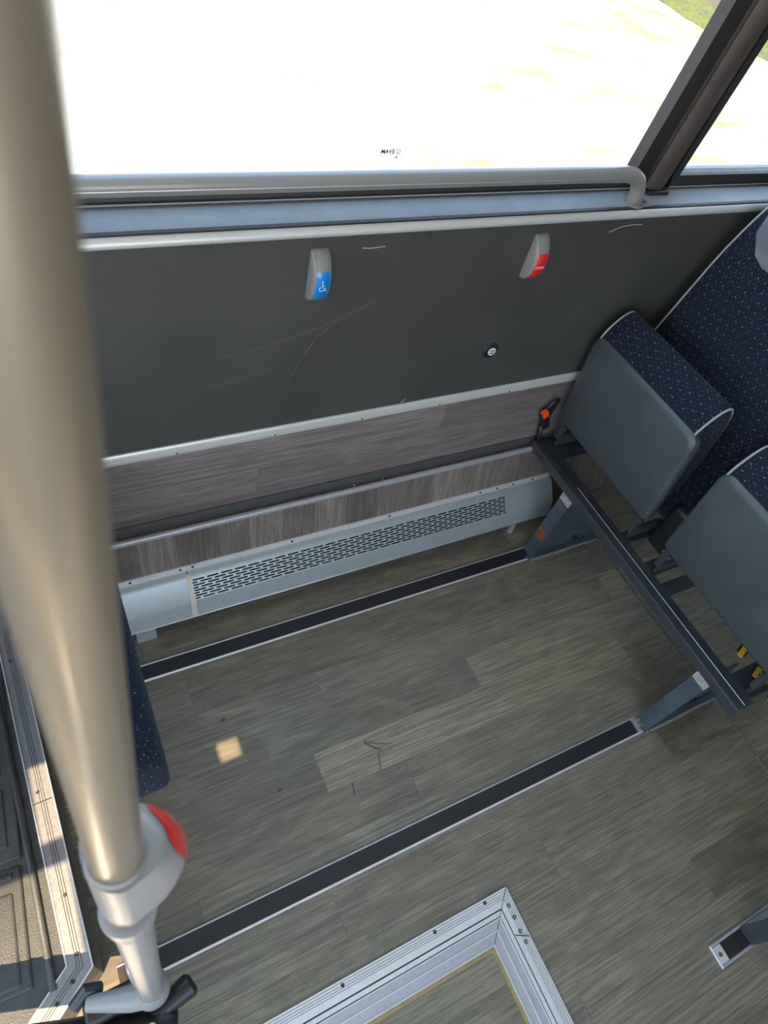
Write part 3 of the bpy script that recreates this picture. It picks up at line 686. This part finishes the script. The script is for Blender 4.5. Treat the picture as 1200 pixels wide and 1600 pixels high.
tube(bm, [on(0.0, zc + 0.0075), on(0.005, zc + 0.007)], r0, 6)
bmesh.ops.create_uvsphere(bm, u_segments=10, v_segments=6, radius=0.0015, matrix=Matrix.Translation(on(-0.0005, zc + 0.0155)))
obj('wheelchair_symbol', bm, 'white', fc)
tr, fc2, dep = wall_button('stop_request_button', 1.036, 'red', 'grey wall button with a red pad lettered STOP, above the socket')
text_mesh('stop_lettering', 'STOP', 0.0098, 'white', fc2, frame_m(Vector((0.0, -dep(0.042) - 0.0020, 0.042)), (1, 0, 0), (0, -0.0038, 0.016)))

# ================================================================ USB SOCKET
us = tag(empty('usb_socket', (1.022, 1.0298, 0.716)), 'round black charging socket with two ports in a white centre, on the vinyl wall panel', 'socket')
bm = bmesh.new(); cyl(bm, (0, 0, 0), (0, -0.004, 0), 0.0235, 32, 0.0215); obj('bezel', bm, 'black', us, True, 40)
bm = bmesh.new(); tube(bm, [(0.0215 * math.cos(a * PI / 16), -0.004, 0.0215 * math.sin(a * PI / 16)) for a in range(33)], 0.0013, 8); obj('bezel_rim', bm, 'steel', us, True)
bm = bmesh.new(); cyl(bm, (0.002, -0.003, 0), (0.002, -0.0065, 0), 0.0112, 28, 0.0108); ins = obj('port_insert', bm, 'white', us, True, 40)
for dz in (0.0038, -0.0038):
    bm = bmesh.new(); box(bm, -0.0045, 0.0085, -0.0072, -0.006, dz - 0.0014, dz + 0.0014); obj('port', bm, 'black', ins)

# ================================================================ BENCH FRAME
bf = tag(empty('bench_frame', (1.33, 0.55, 0.0)), 'slate grey steel frame carrying the two tip-up seats', 'seat frame')
BO = Vector((1.33, 0.55, 0.0))
def part(nm, bm, mat, par=bf, O=BO, smooth=False):
    bmesh.ops.translate(bm, verts=bm.verts, vec=-O); return obj(nm, bm, mat, par, smooth, 40 if smooth else None)
bm = bmesh.new(); box(bm, 1.326, 1.354, 0.070, 1.008, 0.300, 0.330, 0.003, 2); box(bm, 1.354, 1.392, 0.070, 1.008, 0.3165, 0.3215, 0.001, 1); part('front_beam', bm, 'steel')
bm = bmesh.new(); tube(bm, [(1.3545, 0.075, 0.3308), (1.3545, 0.8, 0.3308)], 0.0011, 6); part('pale_edge', bm, 'alu_dull')  # pale strip along the top edge of the beam
bm = bmesh.new(); box(bm, 1.60, 1.64, 0.09, 1.0, 0.29, 0.33, 0.003, 2); part('rear_beam', bm, 'steel')
for (ya, yb) in ((0.925, 1.003), (0.585, 0.625), (0.47, 0.515), (0.40, 0.44), (0.082, 0.155)):
    bm = bmesh.new(); box(bm, 1.354, 1.62, ya, yb, 0.3105, 0.3160, 0.001, 1); part('cross_plate', bm, 'steel')
for (x, y) in ((1.364, 0.965), (1.364, 0.725), (1.385, 0.488), (1.364, 0.30)):
    bm = bmesh.new(); cyl(bm, (x, y, 0.321), (x, y, 0.3255), 0.0055, 6); part('bolt', bm, 'alu_groove')
def leg(yc, sticker):
    bm = bmesh.new(); w = 0.044
    prism(bm, [(1.312, 0.0), (1.330, 0.300), (1.335, 0.300), (1.318, 0.0)], 'y', yc - w / 2, yc + w / 2)           # front flange
    l = part('leg', bm, 'steelblue')
    bm = bmesh.new(); prism(bm, [(1.318, 0.0), (1.335, 0.300), (1.46, 0.300), (1.60, 0.012), (1.60, 0.0)], 'y', yc - 0.005, yc + 0.001)
    part('side_plate', bm, 'steelblue', l, BO)
    bm = bmesh.new(); box(bm, 1.30, 1.62, yc - w / 2 - 0.003, yc - 0.006, 0.0, 0.005, 0.001, 1); part('foot_plate', bm, 'steelblue', l)
    bm = bmesh.new(); prism(bm, [(1.3275, 0.272), (1.3295, 0.303), (1.336, 0.303), (1.333, 0.272)], 'y', yc - w / 2 - 0.0004, yc + w / 2 + 0.0004); part('bare_top', bm, 'bare', l)
    bm = bmesh.new(); cyl(bm, (1.50, yc - 0.012, 0.03), (1.50, yc - 0.005, 0.03), 0.011, 14); part('bolt', bm, 'black', l)
    bm = bmesh.new(); tube(bm, [(1.31, yc - w / 2 - 0.003, 0.002), (1.42, yc - w / 2 - 0.004, 0.002), (1.5, yc - w / 2 - 0.002, 0.002), (1.60, yc - w / 2 - 0.004, 0.002)], [0.004, 0.0055, 0.004, 0.003], 7); part('sealant', bm, 'dust', l)
    if sticker:
        bm = bmesh.new(); prism(bm, [(1.3165, 0.088), (1.3190, 0.135), (1.3205, 0.135), (1.3180, 0.088)], 'y', yc - 0.013, yc + 0.018); part('sticker', bm, 'rust', l)
leg(0.796, True); leg(0.174, False)

# ================================================================ TIP-UP SEATS
SW = 0.418     # seat width
def uv_loft(bm, rings, closed=True, mat=0):
    """rings of equal count; UV = (arc along ring, distance between rings) in metres"""
    uvl = bm.loops.layers.uv.verify(); V = [[bm.verts.new(p) for p in r] for r in rings]; n = len(rings[0])
    dist = [0.0]
    for A, B in zip(rings, rings[1:]): dist.append(dist[-1] + max((Vector(a) - Vector(b)).length for a, b in zip(A, B)))
    mid = rings[len(rings) // 2]; arcl = [0.0]
    for i in range(n): arcl.append(arcl[-1] + (Vector(mid[(i + 1) % n]) - Vector(mid[i])).length)
    for j in range(len(rings) - 1):
        for i in range(n if closed else n - 1):
            k = (i + 1) % n
            f = bm.faces.new((V[j][i], V[j][k], V[j + 1][k], V[j + 1][i])); f.material_index = mat
            for lp, (a, d) in zip(f.loops, ((arcl[i], dist[j]), (arcl[i + 1], dist[j]), (arcl[i + 1], dist[j + 1]), (arcl[i], dist[j + 1]))): lp[uvl].uv = (a, d)
    return V
def cap_uv(bm, vs, ax):
    uvl = bm.loops.layers.uv.verify(); f = bm.faces.new(vs)
    for lp in f.loops: lp[uvl].uv = (lp.vert.co[ax[0]], lp.vert.co[ax[1]])
    return f
def smooth_closed(pts, n):
    """Catmull-Rom through closed 2D outline"""
    out = []; L = len(pts)
    for i in range(L):
        p0, p1, p2, p3 = (Vector(pts[(i + k - 1) % L]) for k in range(4))
        for j in range(n):
            t = j / n
            out.append(tuple(0.5 * ((2 * p1) + (p2 - p0) * t + (2 * p0 - 5 * p1 + 4 * p2 - p3) * t * t + (3 * p1 - p0 - 3 * p2 + p3) * t ** 3)))
    return out
# folded cushion, side outline in (x,z); x=0 is the visible underside shell, +x towards the backrest
CU = [(0.014, 0.43), (0.004, 0.55), (-0.008, 0.66), (-0.014, 0.715), (-0.006, 0.755), (0.022, 0.795), (0.050, 0.812), (0.072, 0.804), (0.092, 0.762), (0.112, 0.66), (0.122, 0.54), (0.114, 0.45), (0.07, 0.425)]
def make_seat(y0, label):
    O = Vector((1.372, y0, 0.33)); t = tag(empty('tip_up_seat', O), label, 'seat', 'tip-up seats on the bench frame')
    yc = SW / 2
    # ---- cushion
    out = smooth_closed(CU, 4); rings = []
    cx = sum(p[0] for p in out) / len(out); cz = sum(p[1] for p in out) / len(out)
    ys = [(0.0, 0.86), (0.003, 0.93), (0.009, 0.975), (0.020, 1.0)]
    YO = 0.026
    seq = [(YO + y, s) for y, s in ys] + [(YO + (SW - YO) * k / 12, 1.0) for k in range(1, 12)] + [(SW - y, s) for y, s in ys[::-1]]
    for y, s in seq: rings.append([(cx + (p[0] - cx) * s, y, cz + (p[1] - cz) * s - 0.33) for p in out])
    bm = bmesh.new(); V = uv_loft(bm, rings); cap_uv(bm, V[0][::-1], (0, 2)); cap_uv(bm, V[-1], (0, 2))
    cu = obj('cushion', bm, 'fabric', t, True, 80)
    for y, s in ((YO + 0.0065, 0.958), (SW - 0.0065, 0.958)):
        sel = [(cx + (p[0] - cx) * s * 1.03, y, cz + (p[1] - cz) * s * 1.01 - 0.33) for p in out]
        lo_, hi_ = 4 * 3, 4 * 10
        bm = bmesh.new(); tube(bm, sel[lo_:hi_], 0.0030, 8); obj('piping', bm, 'piping', cu, True)
    # ---- underside shell: rounded tray
    def rr(x, ins, zt, zb=0.425):
        pts_ = []; r_ = 0.035
        y_a, y_b = -0.003 + ins, SW + 0.003 - ins; z_a, z_b = zb - 0.33 + ins, zt - 0.33 - ins
        for (cy_, cz_, a0) in ((y_b - r_, z_b - r_, 0), (y_a + r_, z_b - r_, 90), (y_a + r_ * 0.6, z_a + r_ * 0.6, 180), (y_b - r_ * 0.6, z_a + r_ * 0.6, 270)):
            q_ = r_ if a0 < 180 else r_ * 0.6
            for k in range(7):
                aa = math.radians(a0 + 15 * k); pts_.append((x, cy_ + q_ * math.cos(aa), cz_ + q_ * math.sin(aa)))
        return pts_
    bm = bmesh.new(); R_ = [rr(0.046, 0.008, 0.736), rr(0.030, 0.001, 0.742), rr(0.012, 0.0, 0.742), rr(0.004, 0.003, 0.738), rr(0.000, 0.010, 0.733)]
    R_ = [[(x - 0.085 * (z - 0.095), y + (0.05 * max(0, z - 0.15) if y < 0.2 else 0), z) for x, y, z in r] for r in R_]
    # lean of the tray: the lower part stands a little forward
    V = uv_loft(bm, R_); bm.faces.new(V[-1]); bm.faces.new(V[0][::-1]); obj('seat_shell', bm, 'shell', t, True, 40)
    # ---- hinges
    for yy in (0.012, SW - 0.030):
        bm = bmesh.new(); box(bm, 0.022, 0.30, yy, yy + 0.012, -0.0085, 0.040, 0.004, 2); cyl(bm, (0.018, yy - 0.006, 0.075), (0.018, yy + 0.024, 0.075), 0.009, 12)
        box(bm, 0.006, 0.03, yy, yy + 0.018, 0.03, 0.12, 0.002, 1); obj('hinge_arm', bm, 'steel', t)
    bm = bmesh.new(); box(bm, 0.075, 0.34, -0.074, -0.006, -0.0085, 0.16, 0.015, 3); obj('gap_filler', bm, 'black', t, True, 40)  # black box added to fill the dark gap between the seats
    # ---- backrest: reclined padded slab (x = front face)
    def bx(z): return 0.085 + 0.30 * (z - 0.10)         # front face x by local height
    rings = []; H0, H1 = 0.10, 0.90; n = 16
    for k in range(n + 1):
        z = H0 + (H1 - H0) * k / n; f = k / n
        wt = 0.006 + 0.006 * f + (0.05 * max(0, (f - 0.62) / 0.38) ** 2)    # sides taper towards the top
        ya, yb = wt - 0.045, SW - wt; x = bx(z); dp = 0.012 * math.sin(PI * min(1, f * 1.2))
        th = 0.075
        rings.append([(x + 0.014, ya, z), (x + 0.003, ya + 0.006, z), (x, ya + 0.025, z), (x + dp * 0.6, ya + 0.10, z), (x + dp, yc, z), (x + dp * 0.6, yb - 0.10, z), (x, yb - 0.025, z), (x + 0.003, yb - 0.006, z), (x + 0.014, yb, z), (x + th, yb - 0.004, z - 0.02), (x + th + 0.01, yc, z - 0.02), (x + th, ya + 0.004, z - 0.02)])
    bm = bmesh.new(); V = uv_loft(bm, rings); cap_uv(bm, V[0][::-1], (0, 1)); cap_uv(bm, V[-1], (0, 1)); bk = obj('backrest', bm, 'fabric', t, True, 60)
    for i in (7,):
        bm = bmesh.new(); tube(bm, [Vector(r[i]) + Vector((-0.001, 0, 0)) for r in rings], 0.0028, 8); obj('piping', bm, 'piping', bk, True)
    bm = bmesh.new(); R2 = []
    for z, ins, pr in ((0.672, 0.115, 0.0), (0.685, 0.085, 0.006), (0.72, 0.052, 0.009), (0.80, 0.040, 0.010), (0.93, 0.062, 0.008), (0.945, 0.09, 0.0)):
        x = bx(z) - pr; ya, yb = ins, SW - ins
        R2.append([(x + 0.085, ya, z), (x + 0.012, ya, z), (x, ya + 0.012, z), (x - 0.001, yc, z), (x, yb - 0.012, z), (x + 0.012, yb, z), (x + 0.085, yb, z)])
    V = uv_loft(bm, R2); bm.faces.new(V[0][::-1]); bm.faces.new(V[-1]); obj('headrest', bm, 'headrest', t, True, 50)
    return t
make_seat(0.585, 'folded tip-up seat nearest the wall, slate shell outward, navy dotted fabric')
make_seat(0.082, 'folded tip-up seat on the aisle side, slate shell outward, cut off by the frame')

# seat belt buckle beside the wall-side seat
bk = tag(empty('belt_buckle', (1.316, 1.012, 0.448)), 'black belt buckle with an orange release beside the folded wall-side seat', 'buckle')
rot = Matrix.Rotation(math.radians(-28), 4, 'Y')
bm = bmesh.new(); box(bm, -0.013, 0.013, -0.009, 0.009, -0.075, 0.004, 0.004, 2, M4=rot); obj('buckle_body', bm, 'black', bk)
bm = bmesh.new(); box(bm, -0.0105, 0.0105, -0.0115, 0.006, -0.012, 0.010, 0.0015, 1, M4=rot); obj('release_button', bm, 'orange', bk)
bm = bmesh.new(); tube(bm, [(0.02, 0.004, -0.06), (0.036, 0.004, 0.02), (0.034, 0.002, 0.045), (0.016, 0.002, 0.04), (0.0, 0.008, -0.02)], 0.006, 8)
tube(bm, [(0.02, 0.004, -0.06), (0.028, 0.0, -0.10), (0.030, -0.008, -0.118)], 0.008, 8); obj('strap', bm, 'black', bk, True)
# yellow tags on the belt anchors
for i, (x, y, lb) in enumerate(((1.472, 0.189, 'yellow tag on a belt anchor, topmost of three under the aisle seat'), (1.467, 0.128, 'yellow tag on a belt anchor, middle of three under the aisle seat'), (1.453, 0.060, 'yellow tag on a belt anchor, lowest of three and cut by the frame edge'))):
    t = tag(empty('belt_anchor', (x, y, 0.322)), lb, 'belt anchor', 'yellow tagged anchors under the aisle seat')
    bm = bmesh.new(); box(bm, -0.004, 0.05, -0.012, 0.012, -0.006, -0.001, 0.001, 1, M4=Matrix.Rotation(math.radians(18), 4, 'Z')); obj('anchor_strap', bm, 'black', t)
    bm = bmesh.new(); box(bm, -0.020, 0.020, -0.0075, 0.0075, 0.0, 0.003, 0.001, 1, M4=Matrix.Rotation(math.radians(18), 4, 'Z')); obj('yellow_tag', bm, 'yellow', t)

# ================================================================ SEAT LEG ACROSS THE AISLE (lower right)
sl_ = tag(empty('seat_leg', (1.106, -0.352, 0)), 'dark steel seat leg on a short aluminium floor track at the lower right edge', 'seat leg')
def P3(bm, nm, mat): bmesh.ops.translate(bm, verts=bm.verts, vec=-Vector((1.106, -0.352, 0))); return obj(nm, bm, mat, sl_)
bm = bmesh.new(); box(bm, 1.106, 1.9, -0.378, -0.328, 0.0, 0.002); P3(bm, 'track_base', 'alu_dull')
for ya, yb in ((-0.334, -0.328), (-0.378, -0.372)):
    bm = bmesh.new(); box(bm, 1.106, 1.9, ya, yb, 0.0, 0.0045, 0.001, 1); P3(bm, 'track_bar', 'alu_dull')
bm = bmesh.new(); box(bm, 1.106, 1.110, -0.378, -0.328, 0.0, 0.007, 0.001, 1); P3(bm, 'end_stop', 'alu')
bm = bmesh.new(); box(bm, 1.110, 1.137, -0.371, -0.335, 0.002, 0.005, 0.001, 1); P3(bm, 'end_plate', 'alu')
bm = bmesh.new(); cyl(bm, (1.122, -0.353, 0.004), (1.122, -0.353, 0.0068), 0.005, 12); P3(bm, 'screw', 'rust')
bm = bmesh.new(); box(bm, 1.137, 1.215, -0.371, -0.335, 0.0, 0.0035); P3(bm, 'rubber_insert', 'rubber')
bm = bmesh.new(); prism(bm, [(1.212, 0.0), (1.238, 0.32), (1.243, 0.32), (1.218, 0.0)], 'y', -0.374, -0.332); prism(bm, [(1.215, 0.0), (1.240, 0.32), (1.45, 0.32), (1.55, 0.0)], 'y', -0.356, -0.350); P3(bm, 'leg_plate', 'steel')
bm = bmesh.new(); box(bm, 1.23, 1.27, -1.2, -0.30, 0.29, 0.33, 0.003, 2); P3(bm, 'seat_beam', 'steel')

# ================================================================ LEFT SEAT (edge of its blue cushion seen past the pole)
ls = tag(empty('bus_seat', (-0.02, 0.62, 0)), 'bus seat behind the pole at left, only its navy dotted edge and grey shell showing', 'seat')
LO = Vector((-0.02, 0.62, 0))
bm = bmesh.new(); out = smooth_closed([(-0.070, 0.46), (-0.075, 0.55), (-0.060, 0.610), (-0.02, 0.625), (0.022, 0.612), (0.040, 0.57), (0.043, 0.50), (0.038, 0.46), (-0.02, 0.452)], 4)
cx = -0.015; cz = 0.54; rings = []
for y, s in ((0.362, 0.75), (0.366, 0.90), (0.374, 0.97), (0.389, 1.0), (0.45, 1.0), (0.55, 1.0), (0.65, 1.0), (0.75, 1.0), (0.88, 1.0), (0.912, 0.97), (0.922, 0.9), (0.926, 0.75)):
    rings.append([(cx + (p[0] - cx) * s - LO.x, y - LO.y, cz + (p[1] - cz) * s) for p in out])
V = uv_loft(bm, rings); cap_uv(bm, V[0][::-1], (0, 2)); cap_uv(bm, V[-1], (0, 2)); obj('cushion', bm, 'fabric', ls, True, 80)
bm = bmesh.new(); box(bm, -0.088, -0.07, 0.42, 0.87, 0.46, 0.60, 0.006, 3); bmesh.ops.translate(bm, verts=bm.verts, vec=-LO); obj('seat_shell', bm, 'shell', ls, True, 40)
bm = bmesh.new(); box(bm, -0.42, -0.104, 0.560, 0.93, 0.74, 0.80, 0.026, 5); box(bm, -0.42, -0.36, 0.58, 0.93, 0.35, 0.78, 0.012, 3); bmesh.ops.translate(bm, verts=bm.verts, vec=-LO); obj('grey_shell', bm, 'shell', ls, True, 40)
bm = bmesh.new(); box(bm, -0.09, -0.03, 0.55, 0.86, 0.33, 0.47, 0.004, 2); box(bm, -0.34, -0.09, 0.84, 0.87, 0.36, 0.42, 0.004, 2); box(bm, -0.09, -0.05, 0.80, 0.84, 0.0, 0.36, 0.003, 2); bmesh.ops.translate(bm, verts=bm.verts, vec=-LO); obj('seat_base', bm, 'steel', ls)

# ================================================================ POLE
PB, PT = Vector((-0.0589, 0.1004, 0.40)), Vector((0.0245, 0.1560, 2.20))
def pp(z):
    t = (z - PB.z) / (PT.z - PB.z); v = PB.lerp(PT, t); v.x -= 0.020 * t * (1 - t) * max(0.0, 1.0 - max(0.0, t - 0.35) * 2.6); return v
pole = tag(empty('grab_pole', PB), 'tall silver grab pole in the left foreground, out of focus at the top', 'pole')
def pl(z): return pp(z) - PB
bm = bmesh.new(); tube(bm, [pl(0.415 + 1.785 * k / 20) for k in range(21)], 0.0175, 40); obj('pole_tube', bm, 'polepaint', pole, True, 60)
bm = bmesh.new(); tube(bm, [pl(0.955), pl(0.965), pl(1.005), pl(1.014), pl(1.016)], [0.0188, 0.0215, 0.0242, 0.0240, 0.0195], 36); tube(bm, [pl(0.43), pl(0.70), pl(0.955)], [0.0181, 0.0181, 0.0188], 30)
cl = obj('collar', bm, 'palegrey', pole, True, 40)
bm = bmesh.new(); tube(bm, [pl(1.014) + Vector((0.008, -0.0228, 0)), pl(0.985) + Vector((0.008, -0.0222, 0))], 0.0006, 5); obj('collar_split', bm, 'steel', cl)
# foot bracket
bm = bmesh.new(); tube(bm, [pl(0.395), pl(0.408), pl(0.425), pl(0.440)], [0.022, 0.027, 0.027, 0.019], 32); 
arm = [Vector((0.004, -0.004, 0.018)), Vector((-0.03, 0.002, 0.016)), Vector((-0.06, 0.012, 0.014)), Vector((-0.088, 0.022, 0.010))]
tube(bm, arm, [0.021, 0.018, 0.014, 0.011], 16); br = obj('foot_bracket', bm, 'palegrey', pole, True, 50)
bm = bmesh.new(); tube(bm, [pl(0.43) + Vector((-0.018, 0.012, 0)), pl(0.62) + Vector((-0.017, 0.008, 0)), pl(0.80) + Vector((-0.012, 0.004, 0))], 0.0055, 10); obj('stay_rod', bm, 'palegrey', br, True)
# pole button
z0b, z1b = 1.052, 1.165
B0 = pp(1.115)
sb = tag(empty('pole_stop_button', B0), 'light grey stop button clamped on the pole, red pad facing right', 'button')
ax = (pp(1.2) - pp(1.0)).normalized(); hx = Vector((0.95, 0.30, 0)); hx = (hx - ax * hx.dot(ax)).normalized(); hy = ax.cross(hx)
def hb(a, b, c): return hx * a + hy * b + ax * c          # local position in housing axes
def prof_s(c):                                       # bulge of the free end against height
    t = (c + 0.052) / 0.110
    return 0.62 + 0.42 * math.sin(PI * min(1, max(0, t)) ** 0.9) ** 0.6 - 0.16 * t
def outline(c):
    e = prof_s(c); o_ = []
    for k in range(0, 25):
        an = math.radians(-90 + 180 * k / 24); o_.append((0.022 * e + 0.031 * e * math.cos(an), (0.037 if k > 12 else 0.0265) * (0.75 + 0.25 * e) * math.sin(an)))
    for k in range(1, 12):
        an = math.radians(90 + 180 * k / 12); o_.append((0.0205 * math.cos(an), (0.037 if k < 6 else 0.0265) * math.sin(an) * (0.8 + 0.2 * e)))
    return o_
bm = bmesh.new(); rings = []
for c in (-0.052, -0.050, -0.045, -0.036, -0.024, -0.01, 0.005, 0.02, 0.034, 0.045, 0.052, 0.0565):
    rings.append([hb(a, b_, c) for a, b_ in outline(c)])
V = uv_loft(bm, rings); bm.faces.new(V[0][::-1]); bm.faces.new(V[-1]); hs = obj('housing', bm, 'palegrey', sb, True, 55)
bm = bmesh.new(); rings = []
for c, wd in ((-0.026, 0.55), (-0.020, 0.85), (-0.008, 1.0), (0.006, 1.0), (0.020, 1.0), (0.034, 0.95), (0.043, 0.80), (0.049, 0.5)):
    e = prof_s(c); row = []
    for k in range(15):
        an = math.radians(-2 + (-46 + 92 * k / 14) * wd); row.append(hb(0.022 * e + (0.031 * e + 0.0012) * math.cos(an), ((0.037 if an > 0 else 0.0265) * (0.75 + 0.25 * e) + 0.0012) * math.sin(an), c))
    rings.append(row)
uv_loft(bm, rings, closed=False); obj('red_pad', bm, 'red', sb, True, 60)
bm = bmesh.new(); tube(bm, [hb(0.0, 0.0, 0.0555), hb(0, 0, 0.060)], [0.0215, 0.0185], 30); obj('clamp_ring', bm, 'greyplastic', sb, True, 40)

# ================================================================ BLACK RAIL AT THE BOTTOM LEFT
br_ = tag(empty('low_barrier', (-0.10, 0.04, 0.0)), 'black low barrier rail with rounded rubber ends under the pole foot', 'barrier')
BR = Vector((-0.10, 0.04, 0.0))
def PBk(bm, nm, mat, sm=True): bmesh.ops.translate(bm, verts=bm.verts, vec=-BR); return obj(nm, bm, mat, br_, sm, 50)
bm = bmesh.new(); tube(bm, [(-0.60, 0.215, 0.345), (-0.36, 0.145, 0.345), (-0.183, 0.087, 0.345), (-0.10, 0.062, 0.345), (-0.052, 0.050, 0.345), (-0.036, 0.046, 0.345)], [0.034, 0.034, 0.034, 0.035, 0.034, 0.022], 22); PBk(bm, 'padded_rail', 'black')
bm = bmesh.new(); tube(bm, [(-0.075, 0.066, 0.362), (-0.035, 0.078, 0.362), (-0.006, 0.086, 0.362), (0.000, 0.088, 0.362)], [0.012, 0.016, 0.019, 0.012], 16); PBk(bm, 'rubber_bumper', 'black')
bm = bmesh.new(); box(bm, -0.155, -0.075, 0.092, 0.128, 0.368, 0.410, 0.008, 3); PBk(bm, 'clamp_block', 'black')
bm = bmesh.new(); tube(bm, [(-0.165, 0.128, 0.40), (-0.145, 0.140, 0.415), (-0.128, 0.135, 0.40)], 0.010, 12); PBk(bm, 'latch', 'steel')
bm = bmesh.new(); cyl(bm, (-0.072, 0.055, 0.375), (-0.072, 0.055, 0.3825), 0.008, 12); PBk(bm, 'bolt', 'bare')
bm = bmesh.new(); box(bm, -0.11, -0.08, 0.03, 0.06, 0.0, 0.33, 0.004, 2); PBk(bm, 'post', 'black', False)
